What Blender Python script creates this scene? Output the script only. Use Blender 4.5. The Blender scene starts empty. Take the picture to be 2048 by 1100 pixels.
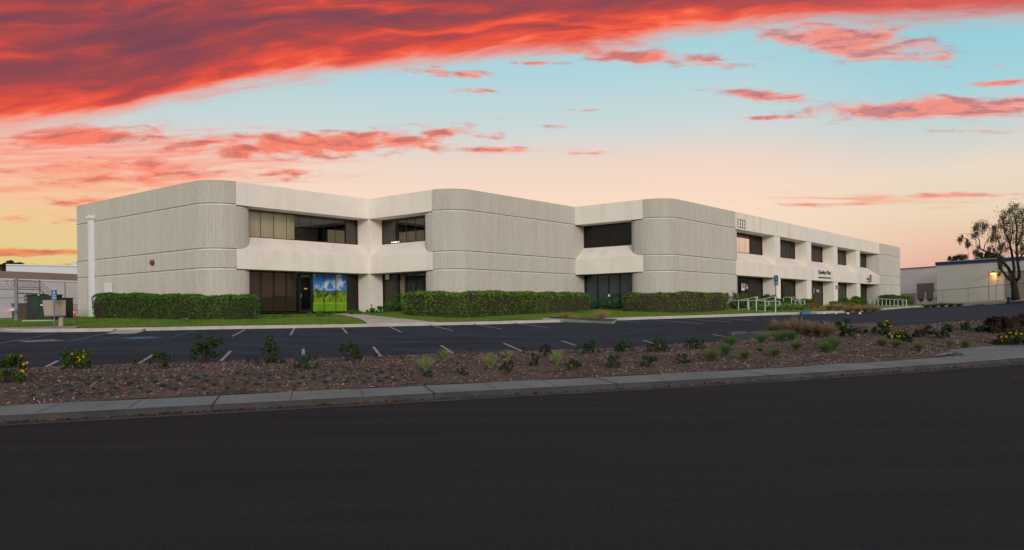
import bpy, math, random
import numpy as np
from mathutils import Vector, Matrix
from mathutils.bvhtree import BVHTree

scene = bpy.context.scene
COL = scene.collection
R = math.radians

# ------------------------------------------------------------------ camera
F, CX, HY, RHO = 1597.0, 1024.0, 622.0, 0.01254      # measured on the 2048 px wide photograph
EYE = 1.7
cam = bpy.data.cameras.new('camera')
cam.sensor_width = 36.0
cam.lens = 36.0 * F / 2048.0
cam.shift_y = (HY - 550.0) / 2048.0
cam.clip_end = 4000.0
camo = bpy.data.objects.new('camera', cam)
COL.objects.link(camo)
rt = Vector((math.cos(RHO), 0, -math.sin(RHO)))
up = Vector((math.sin(RHO), 0, math.cos(RHO)))
bk = rt.cross(up)
camo.matrix_world = Matrix(((rt.x, up.x, bk.x, 0), (rt.y, up.y, bk.y, 0), (rt.z, up.z, bk.z, EYE), (0, 0, 0, 1)))
scene.camera = camo

# ------------------------------------------------------------------ exposure and sun
scene.view_settings.view_transform = 'Standard'
scene.view_settings.look = 'None'
scene.view_settings.exposure = 0.0
scene.view_settings.gamma = 1.0
scene.cycles.max_bounces = 6
scene.cycles.transparent_max_bounces = 12
sun = bpy.data.lights.new('sun', 'SUN')
sun.energy = 1.5
sun.angle = R(16)
sun.color = (1.0, 0.90, 0.80)
suno = bpy.data.objects.new('sun', sun)
COL.objects.link(suno)
SUN_AZ, SUN_EL = R(169), R(17)                        # azimuth clockwise from +Y: behind the camera
sd = Vector((math.sin(SUN_AZ) * math.cos(SUN_EL), math.cos(SUN_AZ) * math.cos(SUN_EL), math.sin(SUN_EL)))
suno.rotation_euler = sd.to_track_quat('Z', 'Y').to_euler()

# ------------------------------------------------------------------ projection helpers
def ray(px, py):
    a = (px - CX) / F; b = -(py - HY) / F
    c, s = math.cos(RHO), math.sin(RHO)
    X, Z = a * c + b * s, -a * s + b * c
    return Vector((X, 1.0, Z))
def P(px, py, D):                                      # the point D metres in front of the camera plane
    return ray(px, py) * D + Vector((0, 0, EYE))

def lin(r, g, b):
    def f(c):
        c /= 255.0
        return c / 12.92 if c <= 0.04045 else ((c + 0.055) / 1.055) ** 2.4
    return (f(r), f(g), f(b), 1.0)

# ------------------------------------------------------------------ sky: node world, a function of direction only
world = bpy.data.worlds.new('World')
scene.world = world
world.use_nodes = True
wt = world.node_tree
wt.nodes.clear()
class S:                                               # a socket with arithmetic
    def __init__(s, k): s.k = k
    def __add__(a, b): return mth('ADD', a, b)
    def __radd__(a, b): return mth('ADD', b, a)
    def __sub__(a, b): return mth('SUBTRACT', a, b)
    def __rsub__(a, b): return mth('SUBTRACT', b, a)
    def __mul__(a, b): return mth('MULTIPLY', a, b)
    def __rmul__(a, b): return mth('MULTIPLY', b, a)
    def __truediv__(a, b): return mth('DIVIDE', a, b)
def setin(sock, v, t):
    if isinstance(v, S): t.links.new(v.k, sock)
    else: sock.default_value = v
def mth(op, a, b=None, c=None, t=None):
    t = t or wt
    n = t.nodes.new('ShaderNodeMath'); n.operation = op
    setin(n.inputs[0], a, t)
    if b is not None: setin(n.inputs[1], b, t)
    if c is not None: setin(n.inputs[2], c, t)
    return S(n.outputs[0])
def sstep(x, lo, hi):
    n = wt.nodes.new('ShaderNodeMapRange'); n.interpolation_type = 'SMOOTHSTEP'
    setin(n.inputs[0], x, wt)
    n.inputs[1].default_value = lo; n.inputs[2].default_value = hi
    return S(n.outputs[0])
def ramp(x, stops, t=None, interp='LINEAR'):
    t = t or wt
    n = t.nodes.new('ShaderNodeValToRGB')
    setin(n.inputs[0], x, t)
    e = n.color_ramp.elements
    n.color_ramp.interpolation = interp
    while len(e) < len(stops): e.new(0.5)
    for i, (p, c) in enumerate(sorted(stops, key=lambda q: q[0])):
        e[i].position = p; e[i].color = c
    return S(n.outputs[0])
def mixc(f, a, b, t=None, mode='MIX'):
    t = t or wt
    n = t.nodes.new('ShaderNodeMix'); n.data_type = 'RGBA'; n.blend_type = mode
    setin(n.inputs[0], f, t); setin(n.inputs[6], a, t); setin(n.inputs[7], b, t)
    return S(n.outputs[2])
def comb(x, y, z, t=None):
    t = t or wt
    n = t.nodes.new('ShaderNodeCombineXYZ')
    for i, q in enumerate((x, y, z)): setin(n.inputs[i], q, t)
    return S(n.outputs[0])
def noise(vec, scale, detail=4, rough=0.55, dist=0.0, t=None):
    t = t or wt
    n = t.nodes.new('ShaderNodeTexNoise')
    if vec is not None: setin(n.inputs['Vector'], vec, t)
    n.inputs['Scale'].default_value = scale; n.inputs['Detail'].default_value = detail
    n.inputs['Roughness'].default_value = rough; n.inputs['Distortion'].default_value = dist
    return S(n.outputs[0])

tc = wt.nodes.new('ShaderNodeTexCoord')
sx = wt.nodes.new('ShaderNodeSeparateXYZ')
wt.links.new(tc.outputs['Generated'], sx.inputs[0])
dx, dy, dz = (S(sx.outputs[i]) for i in range(3))
az = mth('ARCTAN2', dx, dy)                            # 0 straight ahead, radians
hor = mth('SQRT', dx * dx + dy * dy)
q = dz / mth('MAXIMUM', hor, 0.02)                     # tangent of the elevation
def azq(px, py):
    r = ray(px, py)
    return math.atan2(r.x, r.y), r.z / math.hypot(r.x, r.y)

# clear sky
g_mid = ramp(q * 2.0, [(0.0, lin(240, 206, 182)), (0.14, lin(247, 222, 196)), (0.28, lin(250, 219, 197)), (0.37, lin(238, 214, 200)),
                       (0.46, lin(203, 216, 216)), (0.58, lin(178, 213, 221)), (0.75, lin(152, 206, 217)), (1.0, lin(120, 170, 195))])
g_left = ramp(q * 2.0, [(0.0, lin(240, 180, 112)), (0.06, lin(234, 196, 126)), (0.14, lin(227, 205, 142)), (0.21, lin(238, 203, 152)), (0.28, lin(249, 196, 162)),
                        (0.36, lin(247, 192, 172)), (0.43, lin(208, 212, 210)), (0.52, lin(178, 212, 218)), (0.75, lin(150, 200, 212)), (1.0, lin(120, 170, 195))])
g_right = ramp(q * 2.0, [(0.0, lin(219, 150, 148)), (0.07, lin(229, 170, 156)), (0.14, lin(236, 196, 170)), (0.21, lin(236, 214, 186)), (0.30, lin(234, 217, 199)),
                         (0.38, lin(205, 212, 208)), (0.48, lin(166, 211, 220)), (0.62, lin(148, 205, 217)), (1.0, lin(112, 165, 190))])
base = mixc(sstep(az, -0.24, -0.50), g_mid, g_left)
base = mixc(sstep(az, 0.24, 0.52), base, g_right)

# cloud noise, stretched along the horizon
qg = dz / mth('MAXIMUM', dy, 0.15)
warp = noise(comb(az * 5.0, qg * 15.0, 1.7), 1.0, 3)
cn = noise(comb(az * 22.0 + warp * 1.4, qg * 82.0 + warp * 3.6, 0.0), 1.0, 7, 0.60)
cnu = noise(comb(az * 22.0 + warp * 1.4, (qg + 0.007) * 82.0 + warp * 3.6, 0.0), 1.0, 4, 0.55)
str_ = noise(comb(az * 9.0 + warp * 0.8, qg * 140.0 + warp * 2.6, 9.0), 1.0, 5, 0.55)
cn2 = noise(comb(az * 34.0, qg * 120.0 + warp * 2.0, 4.0), 1.0, 5, 0.6)

# the great arched cloud bank
fc = wt.nodes.new('ShaderNodeFloatCurve')
pts = [(-260, 300), (0, 262), (200, 238), (330, 208), (500, 172), (650, 151), (800, 134), (1000, 113), (1200, 94), (1400, 72), (1600, 50), (1800, 46), (2048, 30), (2300, 10)]
cv = fc.mapping.curves[0]
cps = [((azq(*p)[0] + 1.0) / 2.0, azq(*p)[1]) for p in pts]
cps = [(0.0, cps[0][1] - 0.04)] + cps + [(1.0, cps[-1][1] + 0.04)]
while len(cv.points) < len(cps): cv.points.new(0.5, 0.5)
for i, (a, b) in enumerate(cps): cv.points[i].location = (a, b)
fc.mapping.update()
setin(fc.inputs[1], mth('MULTIPLY_ADD', az, 0.5, 0.5), wt)
qb = S(fc.outputs[0])
dep = q - qb                                            # how far inside the bank
bw = noise(comb(az * 3.0, dep * 9.0, 8.0), 1.0, 3)
bn = noise(comb(az * 4.6 + bw * 1.0, dep * 27.0 + bw * 3.0, 2.0), 1.0, 6, 0.55, 0.35)
bn2 = noise(comb(az * 13.0 + bw, dep * 84.0 + bw * 4.0, 6.0), 1.0, 5, 0.55, 0.3)
edge = dep + (bn - 0.5) * 0.040 + (bn2 - 0.5) * 0.026
bank = sstep(edge, -0.014, 0.018)
tone = mth('MINIMUM', mth('MAXIMUM', dep, 0.0) * 8.8, 0.52) + (bn - 0.5) * 1.75 + (bn2 - 0.5) * 0.6 + mth('ABSOLUTE', az + 0.1) * 0.10 + sstep(az, -0.18, -0.5) * sstep(dep, 0.004, 0.035) * 0.07
bank_c = ramp(tone, [(0.0, lin(253, 124, 92)), (0.10, lin(246, 98, 70)), (0.22, lin(228, 84, 66)), (0.36, lin(192, 76, 72)), (0.52, lin(158, 74, 78)), (0.72, lin(134, 72, 83)), (1.0, lin(116, 69, 85))])
bank_c = mixc(sstep(az, 0.15, 0.6), bank_c, mixc(0.55, bank_c, lin(184, 98, 104)))
bank_c = mixc(sstep(dep, 0.012, -0.012), bank_c, lin(246, 150, 128))

# scattered clouds: soft patches of sky where the noise may condense
def blob(px, py, rx, ry, amp=1.0, tilt=0.0):
    a0, q0 = azq(px, py)
    a1 = azq(px + rx, py)[0] - a0
    q1 = azq(px, py - ry)[1] - q0
    el_, er_ = azq(px - 8, py), azq(px + 8, py)
    tilt += (er_[1] - el_[1]) / (er_[0] - el_[0])
    u_ = (az - a0)
    w_ = (q - q0 - u_ * tilt) * (1.0 / q1)
    u_ = u_ * (1.0 / a1)
    return mth('EXPONENT', (u_ * u_ + w_ * w_) * -1.0) * amp
BL = [(150, 275, 230, 26, 1.0, 0.04), (640, 288, 330, 30, 1.05, 0.03), (870, 268, 90, 22, .75, 0.05), (990, 299, 90, 9, .8, 0), (1170, 306, 60, 6, .75, 0), (240, 345, 330, 34, .62, 0), (570, 345, 80, 14, .85, 0),
      (150, 402, 90, 14, .70, 0), (60, 440, 120, 12, .5, 0), (40, 505, 230, 9, 1.15, -0.01), (120, 532, 160, 7, 0.95, 0.03), (890, 145, 80, 14, .62, 0.0), (930, 150, 70, 12, .78, 0), (945, 183, 60, 7, .7, 0), (1080, 126, 70, 6, .75, 0), (1560, 235, 120, 6, .7, 0.02), (1950, 262, 120, 5, .6, 0),
      (1270, 112, 200, 18, .95, -0.06), (1420, 130, 90, 8, .7, 0), (1690, 82, 200, 40, 1.12, -0.12), (1800, 118, 130, 10, .9, 0), (1520, 190, 120, 15, .98, -0.12),
      (1870, 216, 300, 25, 1.22, 0.04), (2010, 166, 100, 8, .9, 0.08), (1640, 409, 130, 6, .8, 0.03), (1900, 391, 190, 7, .72, 0.03), (1105, 252, 50, 6, .62, 0), (1160, 220, 50, 5, .6, 0), (2000, 132, 30, 6, .6, 0)]
cov = None
for b_ in BL:
    k = blob(*b_)
    cov = k if cov is None else mth('MAXIMUM', cov, k)
dens = cov * 0.66 + (cn - 0.5) * 1.25 + (cn2 - 0.5) * 0.40
sc = sstep(dens, 0.20, 0.62)
body = sstep(dens, 0.40, 0.85)
c_warm = mixc(sstep(az, 0.1, 0.4), lin(253, 122, 92), lin(253, 140, 122))
c_warm = mixc(sstep(q, 0.11, 0.06), c_warm, lin(240, 142, 88))
c_dark = mixc(sstep(az, 0.1, 0.4), lin(186, 94, 94), lin(164, 112, 122))
topside = sstep(cn - cnu, -0.02, 0.14)
sc_c = mixc(mth('MINIMUM', topside * 0.62 + body * sstep(cn2, 0.40, 0.65) * 0.35, 1.0), c_warm, c_dark)
front = sstep(dy, 0.15, 0.55)
veil = mth('MAXIMUM', blob(260, 330, 480, 85, 1.0), mth('MAXIMUM', blob(1000, 300, 260, 22, .6), blob(1780, 400, 330, 22, .7)))
veil_c = mixc(sstep(q, 0.12, 0.19), lin(246, 150, 104), lin(252, 146, 124))
base = mixc(sstep(str_ + veil * 0.34, 0.62, 0.98) * sstep(veil, 0.1, 0.45) * front * 0.75, base, veil_c)
col = mixc(sc * front * 0.9, base, sc_c)
col = mixc(bank * sstep(dy, -0.55, 0.1), col, bank_c)
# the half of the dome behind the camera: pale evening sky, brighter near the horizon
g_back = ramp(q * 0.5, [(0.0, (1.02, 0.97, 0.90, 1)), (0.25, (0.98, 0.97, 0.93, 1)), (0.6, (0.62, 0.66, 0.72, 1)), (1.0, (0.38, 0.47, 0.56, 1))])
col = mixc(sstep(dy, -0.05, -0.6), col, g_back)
col = mixc(sstep(q, 0.0, -0.02), col, (0.10, 0.09, 0.085, 1))
bg = wt.nodes.new('ShaderNodeBackground')
wt.links.new(col.k, bg.inputs[0])
bg.inputs[1].default_value = 1.0
wo = wt.nodes.new('ShaderNodeOutputWorld')
wt.links.new(bg.outputs[0], wo.inputs[0])
world.cycles.sampling_method = 'MANUAL'
world.cycles.sample_map_resolution = 512

# ------------------------------------------------------------------ materials
MATS = {}
def mat(name, c, rough=0.8, var=0.15, scale=4.0, bump=0.0, bscale=30.0, stretch=(1, 1, 1), metal=0.0, spec=0.3, c2=None, fine=0.0, fscale=60.0, rotz=0.0):
    if name in MATS: return MATS[name]
    m = bpy.data.materials.new(name); m.use_nodes = True
    t = m.node_tree; b = t.nodes['Principled BSDF']
    co = t.nodes.new('ShaderNodeTexCoord'); mp = t.nodes.new('ShaderNodeMapping')
    t.links.new(co.outputs['Object'], mp.inputs[0]); mp.inputs['Scale'].default_value = stretch; mp.inputs['Rotation'].default_value = (0, 0, rotz)
    n = noise(S(mp.outputs[0]), scale, 6, 0.6, t=t)
    c4 = tuple(c[:3]) + (1,)
    lo = tuple(x * (1 - var) for x in c[:3]) + (1,)
    hi = tuple((c2 or [min(1, x * (1 + var)) for x in c[:3]])[:3]) + (1,)
    k = ramp(n, [(0.30, lo), (0.5, c4), (0.72, hi)], t=t)
    if fine:
        n3 = noise(S(co.outputs['Object']), fscale, 3, 0.7, t=t)
        k = mixc(1.0, k, ramp(n3, [(0.32, (1 - fine,) * 3 + (1,)), (0.68, (1 + fine,) * 3 + (1,))], t=t), t=t, mode='MULTIPLY')
    t.links.new(k.k, b.inputs['Base Color'])
    b.inputs['Roughness'].default_value = rough; b.inputs['Metallic'].default_value = metal
    b.inputs['Specular IOR Level'].default_value = spec
    if bump:
        n2 = noise(S(co.outputs['Object']), bscale, 5, 0.6, t=t)
        bp = t.nodes.new('ShaderNodeBump'); bp.inputs['Strength'].default_value = bump; bp.inputs['Distance'].default_value = 0.02
        t.links.new(n2.k, bp.inputs['Height']); t.links.new(bp.outputs[0], b.inputs['Normal'])
    MATS[name] = m
    return m
def leafmat(name, cols, rough=0.6, trans=0.15, clump=0):
    if name in MATS: return MATS[name]
    m = bpy.data.materials.new(name); m.use_nodes = True
    t = m.node_tree; b = t.nodes['Principled BSDF']
    g = t.nodes.new('ShaderNodeNewGeometry')
    st = [(i / max(1, len(cols) - 1), tuple(c[:3]) + (1,)) for i, c in enumerate(cols)]
    k = ramp(S(g.outputs['Random Per Island']), st, t=t)
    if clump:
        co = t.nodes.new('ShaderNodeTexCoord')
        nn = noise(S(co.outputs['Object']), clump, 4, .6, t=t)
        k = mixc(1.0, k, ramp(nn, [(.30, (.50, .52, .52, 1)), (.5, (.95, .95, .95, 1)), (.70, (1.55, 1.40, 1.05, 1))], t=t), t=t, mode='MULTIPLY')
    t.links.new(k.k, b.inputs['Base Color'])
    b.inputs['Roughness'].default_value = rough; b.inputs['Specular IOR Level'].default_value = 0.25
    if trans:
        tr = t.nodes.new('ShaderNodeBsdfTranslucent'); t.links.new(k.k, tr.inputs[0])
        mx = t.nodes.new('ShaderNodeMixShader'); mx.inputs[0].default_value = trans
        out = t.nodes['Material Output']
        t.links.new(b.outputs[0], mx.inputs[1]); t.links.new(tr.outputs[0], mx.inputs[2]); t.links.new(mx.outputs[0], out.inputs[0])
    MATS[name] = m
    return m
def glassmat(name, tint, f0=0.10, gcol=(1, 1, 1), rough=0.0, pw=5.0):
    if name in MATS: return MATS[name]
    m = bpy.data.materials.new(name); m.use_nodes = True
    t = m.node_tree; t.nodes.clear()
    o = t.nodes.new('ShaderNodeOutputMaterial'); mx = t.nodes.new('ShaderNodeMixShader')
    tr = t.nodes.new('ShaderNodeBsdfTransparent'); tr.inputs[0].default_value = tuple(tint) + (1,)
    gl = t.nodes.new('ShaderNodeBsdfGlossy'); gl.inputs[0].default_value = tuple(gcol) + (1,); gl.inputs['Roughness'].default_value = rough
    lw = t.nodes.new('ShaderNodeLayerWeight'); lw.inputs[0].default_value = 0.5
    co = t.nodes.new('ShaderNodeTexCoord')
    nz = noise(S(co.outputs['Object']), 0.9, 2, t=t)
    bp = t.nodes.new('ShaderNodeBump'); bp.inputs['Strength'].default_value = 0.12; bp.inputs['Distance'].default_value = 0.05
    t.links.new(nz.k, bp.inputs['Height']); t.links.new(bp.outputs[0], gl.inputs['Normal'])
    p5 = mth('POWER', S(lw.outputs['Facing']), pw, t=t)
    fr = mth('MULTIPLY_ADD', p5, 1 - f0, f0, t=t)
    t.links.new(fr.k, mx.inputs[0]); t.links.new(tr.outputs[0], mx.inputs[1]); t.links.new(gl.outputs[0], mx.inputs[2]); t.links.new(mx.outputs[0], o.inputs[0])
    MATS[name] = m
    return m
def emit(name, c, s):
    m = bpy.data.materials.new(name); m.use_nodes = True
    b = m.node_tree.nodes['Principled BSDF']
    b.inputs['Base Color'].default_value = tuple(c) + (1,)
    b.inputs['Emission Color'].default_value = tuple(c) + (1,); b.inputs['Emission Strength'].default_value = s
    return m

# ------------------------------------------------------------------ object helpers
class MB:
    def __init__(s): s.v = []; s.f = []; s.m = []
    def poly(s, pts, m=0):
        i = len(s.v); s.v += [tuple(p) for p in pts]; s.f.append(tuple(range(i, i + len(pts)))); s.m.append(m)
    def grid(s, rows, m=0, flip=False):
        i = len(s.v); n = len(rows[0])
        for r in rows: s.v += [tuple(p) for p in r]
        for a in range(len(rows) - 1):
            for b in range(n - 1):
                q_ = (i + a * n + b, i + a * n + b + 1, i + (a + 1) * n + b + 1, i + (a + 1) * n + b)
                s.f.append(q_[::-1] if flip else q_); s.m.append(m)
    def prism(s, pts, off, m=0):                       # closed polygon pushed along a vector
        off = Vector(off); a = [Vector(p) for p in pts]; b = [p + off for p in a]; n = len(a)
        i = len(s.v); s.v += [tuple(p) for p in a + b]
        s.f.append(tuple(range(i, i + n))[::-1]); s.f.append(tuple(range(i + n, i + 2 * n)))
        for k in range(n):
            s.f.append((i + k, i + (k + 1) % n, i + n + (k + 1) % n, i + n + k))
        s.m += [m] * (n + 2)
    def box(s, c, ax, ay, az_, m=0):                   # centre and three half-axes
        c, ax, ay, az_ = map(Vector, (c, ax, ay, az_))
        s.prism([c - ax - ay - az_, c + ax - ay - az_, c + ax + ay - az_, c - ax + ay - az_], az_ * 2, m)
    def bar(s, a, b, w, h, m=0):                       # rectangular bar between two points
        a, b = Vector(a), Vector(b); d = (b - a).normalized()
        x = d.cross(Vector((0, 0, 1)))
        x = Vector((1, 0, 0)) if x.length < 1e-3 else x.normalized()
        y = x.cross(d)
        s.prism([a - x * w / 2 - y * h / 2, a + x * w / 2 - y * h / 2, a + x * w / 2 + y * h / 2, a - x * w / 2 + y * h / 2], b - a, m)
    def tube(s, pts, r, n=8, m=0, cap=True):
        pts = [Vector(p) for p in pts]
        rs = r if isinstance(r, (list, tuple)) else [r] * len(pts)
        base = len(s.v); x = None
        for k, p in enumerate(pts):
            d = (pts[min(k + 1, len(pts) - 1)] - pts[max(k - 1, 0)]).normalized()
            if x is None:
                x = d.cross(Vector((0, 0, 1)))
                if x.length < 1e-3: x = Vector((1, 0, 0))
            x = (x - d * x.dot(d)).normalized(); y = d.cross(x)
            for j in range(n):
                t_ = 2 * math.pi * j / n
                s.v.append(tuple(p + (x * math.cos(t_) + y * math.sin(t_)) * rs[k]))
        for k in range(len(pts) - 1):
            for j in range(n):
                a = base + k * n + j; b = base + k * n + (j + 1) % n
                s.f.append((a, b, b + n, a + n)); s.m.append(m)
        if cap:
            s.f.append(tuple(base + j for j in range(n))[::-1]); s.m.append(m)
            e = base + (len(pts) - 1) * n
            s.f.append(tuple(e + j for j in range(n))); s.m.append(m)
    def lathe(s, c, prof, n=16, m=0):
        c = Vector(c); base = len(s.v)
        for r_, z in prof:
            for j in range(n):
                t_ = 2 * math.pi * j / n
                s.v.append((c.x + r_ * math.cos(t_), c.y + r_ * math.sin(t_), c.z + z))
        for k in range(len(prof) - 1):
            for j in range(n):
                a = base + k * n + j; b = base + k * n + (j + 1) % n
                s.f.append((a, b, b + n, a + n)); s.m.append(m)
        e = base + (len(prof) - 1) * n
        s.f.append(tuple(base + j for j in range(n))[::-1]); s.m.append(m)
        s.f.append(tuple(e + j for j in range(n))); s.m.append(m)
    def mesh(s, name, mats, smooth=False):
        me = bpy.data.meshes.new(name)
        me.from_pydata(s.v, [], s.f)
        mats = mats if isinstance(mats, (list, tuple)) else [mats]
        for m in mats: me.materials.append(m)
        if len(mats) > 1: me.polygons.foreach_set('material_index', s.m)
        if smooth: me.polygons.foreach_set('use_smooth', [True] * len(s.f))
        me.update()
        return me
    def build(s, name, mats, parent=None, smooth=False):
        return link(name, s.mesh(name, mats, smooth), parent)
def link(name, data, parent=None, world=True):
    o = bpy.data.objects.new(name, data); COL.objects.link(o)
    if parent is not None:
        o.parent = parent
        if world: o.matrix_parent_inverse = world_of(parent).inverted()
    return o
def world_of(o):
    m = o.matrix_basis.copy()
    if o.parent is not None: m = world_of(o.parent) @ o.matrix_parent_inverse @ m
    return m
def tag(o, label=None, cat=None, group=None, kind=None):
    if label: o['label'] = label
    if cat: o['category'] = cat
    if group: o['group'] = group
    if kind: o['kind'] = kind
    return o
def thing(name, loc, label, cat, group=None):
    o = bpy.data.objects.new(name, None); COL.objects.link(o)
    o.location = loc; o.empty_display_size = 0.2
    return tag(o, label, cat, group)
def dup(o, loc, rz=0.0, sc=(1, 1, 1), label=None):
    r_ = o.copy(); COL.objects.link(r_)
    r_.location = loc; r_.rotation_euler = (0, 0, rz); r_.scale = sc
    if label: r_['label'] = label
    for ch in o.children:
        c = ch.copy(); COL.objects.link(c); c.parent = r_
        for g in ch.children:
            d = g.copy(); COL.objects.link(d); d.parent = c
    return r_
def struct(o): o['kind'] = 'structure'; return o
def stuff(o, label=None):
    o['kind'] = 'stuff'
    if label: o['label'] = label
    return o
rng = random.Random(11)
# ------------------------------------------------------------------ ground: street, kerb, pavement, planting bed, car park, lawn
TH = R(22.0); CT, STH = math.cos(TH), math.sin(TH)
def ST(s, t, z): return Vector((s * CT - t * STH, s * STH + t * CT, z))
def to_st(p): return p.x * CT + p.y * STH, -p.x * STH + p.y * CT
def lerp(a, b, f): return a + (b - a) * f
def tab(x, t):
    if x <= t[0][0]: return t[0][1]
    for (a, b), (c, d) in zip(t, t[1:]):
        if x <= c: return lerp(b, d, (x - a) / (c - a))
    return t[-1][1]
def zroad(s):
    if s < 9: return 0.0
    if s < 24: return 0.18 * ((s - 9) / 14.7) ** 2
    return 0.1875 + 0.0245 * (min(s, 60) - 24)
ZN = [(-60, .22), (-8, .28), (12, .28), (15, .30), (19, .43), (22, .62), (27, .82), (33, 1.02), (50, 1.45), (90, 2.0)]
def znear(s): return tab(s, ZN)
M_ROAD = mat('street_asphalt', (.0182, .0278, .0335), .95, .22, .9, stretch=(.10, 1.2, 1), rotz=R(-22.0), bump=.5, bscale=55, spec=.12, fine=.30, fscale=28) if True else mat('street_asphalt', (.0182, .0278, .0335), .95, .14, .35, .5, 55, spec=.12, fine=.30, fscale=28)
M_LOT = mat('lot_asphalt', (.026, .047, .066), .95, .42, .30, .5, 40, (.7, 1.9, 1), spec=.12, fine=.22, fscale=22)
M_WALK = mat('pavement_concrete', (.155, .215, .222), .9, .18, .8, .3, 40, spec=.2, fine=.16, fscale=25)
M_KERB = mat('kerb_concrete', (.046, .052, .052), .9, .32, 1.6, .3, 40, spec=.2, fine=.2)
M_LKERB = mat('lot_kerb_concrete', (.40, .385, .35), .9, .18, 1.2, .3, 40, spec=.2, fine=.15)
M_JOINT = mat('joint_dark', (.03, .03, .03), .9)
M_MULCH = mat('bark_mulch', (.100, .092, .082), .95, .35, 1.2, 1.0, 30, spec=.1, fine=.5, fscale=18)
M_SOIL = mat('soil', (.10, .085, .06), .95, .3, .5)
M_LAWN = mat('lawn_turf', (.105, .215, .016), .9, .35, .45, .8, 60, spec=.15, c2=(.19, .19, .045), fine=.3, fscale=14)
M_LINE = mat('white_line_paint', (.30, .31, .32), .8, .45, 5, fine=.3, fscale=9)
M_BLUE = mat('blue_line_paint', (.035, .12, .26), .8, .4, 4, fine=.3, fscale=9)
M_PALE = mat('worn_line_paint', (.13, .19, .24), .8, .4, 4, fine=.35, fscale=9)

GV, GF = [], []                                        # every ground sheet, for setting things down on it
def reg(mb):
    i = len(GV); GV.extend([Vector(v) for v in mb.v]); GF.extend([tuple(i + k for k in f) for f in mb.f])
S_ALL = [x * 2.0 for x in range(-60, 61)]
# wide earth sheet out to the horizon
def zearth(s, t):
    return tab(t, [(-10, -.25), (14, -.25), (24.5, -.12), (45, .5), (56, 1.25), (80, 1.4), (3000, 1.4)])
m = MB()
TS = [-3000, -300, -60, -16, 14, 18, 24.5, 35, 45, 50, 56, 80, 200, 800, 3000]
SS = [-3000, -800, -200, -100, -60, -30, 0, 30, 60, 100, 200, 800, 3000]
m.grid([[ST(s, t, zearth(s, t)) for s in SS] for t in TS])
struct(m.build('ground', M_SOIL))
m = MB(); m.grid([[ST(s, t, zroad(s) - .02 * max(0, (t - 5) / 9.8) if t > 5 else zroad(s)) for s in S_ALL] for t in (-9, -4, 0, 3, 5, 8, 11, 13, 14.78)])
struct(m.build('street', M_ROAD)); reg(m)
# gutter, kerb face, pavement
def tin(s): return tab(s, [(20.8, 16.5), (22.6, 18.6), (60, 19.2)])
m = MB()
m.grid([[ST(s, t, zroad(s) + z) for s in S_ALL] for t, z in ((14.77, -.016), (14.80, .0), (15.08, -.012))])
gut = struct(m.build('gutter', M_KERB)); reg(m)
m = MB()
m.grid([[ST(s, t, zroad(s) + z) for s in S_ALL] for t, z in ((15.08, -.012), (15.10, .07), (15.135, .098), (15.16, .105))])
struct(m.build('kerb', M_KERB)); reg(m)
m = MB()
m.grid([[ST(s, lerp(15.16, tin(s), f), zroad(s) + .105 + .03 * f) for s in [x * .8 for x in range(-130, 130)]] for f in (0, .25, .5, .75, 1, 1.03)])
struct(m.build('pavement', M_WALK)); reg(m)
def zwalk(s): return zroad(s) + .105
m = MB()
for k in range(-24, 26):                               # saw cuts across the pavement
    s = k * 1.36 + .35; w = .013 if k % 3 == 0 else .006
    sl = .18
    m.grid([[ST(s + a + sl * f, lerp(15.0 if k % 3 == 0 else 15.18, tin(s) - .02, f), zroad(s) + (.109 + .03 * f)) for a in (-w, w)] for f in (.06, .5, 1.0)], flip=True)
    if k % 3 == 0:
        m.grid([[ST(s + a, t, zroad(s) + z) for a in (-w, w)] for t, z in ((15.07, -.004), (15.092, .076), (15.13, .103), (15.17, .110))], flip=True)
struct(m.build('pavement_joints', M_JOINT))
# planting bed, gently mounded
def zbed(s, f):
    a = zwalk(s) + .035; b = znear(s) + .07
    return lerp(a, b, f) + .13 * math.sin(math.pi * f) + .02 * math.sin(s * 2.1 + f * 5) * math.sin(f * 9 + s * .7)
SB = [x * .5 for x in range(-110, 180)]
m = MB()
m.grid([[ST(s, lerp(tin(s) - .02, 24.6, f), zbed(s, f)) for s in SB] for f in [k / 16 for k in range(17)]])
m.grid([[ST(s, 24.6 + k * .05, zbed(s, 1) - k * .06) for s in SB] for k in range(3)])
# finger of the bed that reaches into the car park
for_f = []
m.grid([[ST(lerp(20.2, 26.6, a), lerp(24.5, 27.3 - .9 * abs(a - .4) * 2, b), znear(lerp(20.2, 26.6, a)) + .12 + .10 * math.sin(math.pi * b)) for a in [k / 16 for k in range(17)]] for b in [k / 6 for k in range(7)]])
struct(m.build('planting_bed', M_MULCH)); reg(m)
m = MB()                                               # little kerb round the finger
fin = [ST(20.2, 24.6, 0), ST(20.1, 26.2, 0), ST(20.5, 27.0, 0), ST(21.5, 27.25, 0), ST(25, 27.55, 0), ST(29.6, 27.1, 0)]
for a, b in zip(fin[:4], fin[1:4]):
    sa, _ = to_st(a); sb, _ = to_st(b)
    m.bar(a + Vector((0, 0, znear(sa) + .09)), b + Vector((0, 0, znear(sb) + .03)), .15, .22)
struct(m.build('island_kerb', mat('worn_kerb_concrete', (.085, .105, .115), .9, .25, 1.5)))

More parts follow.
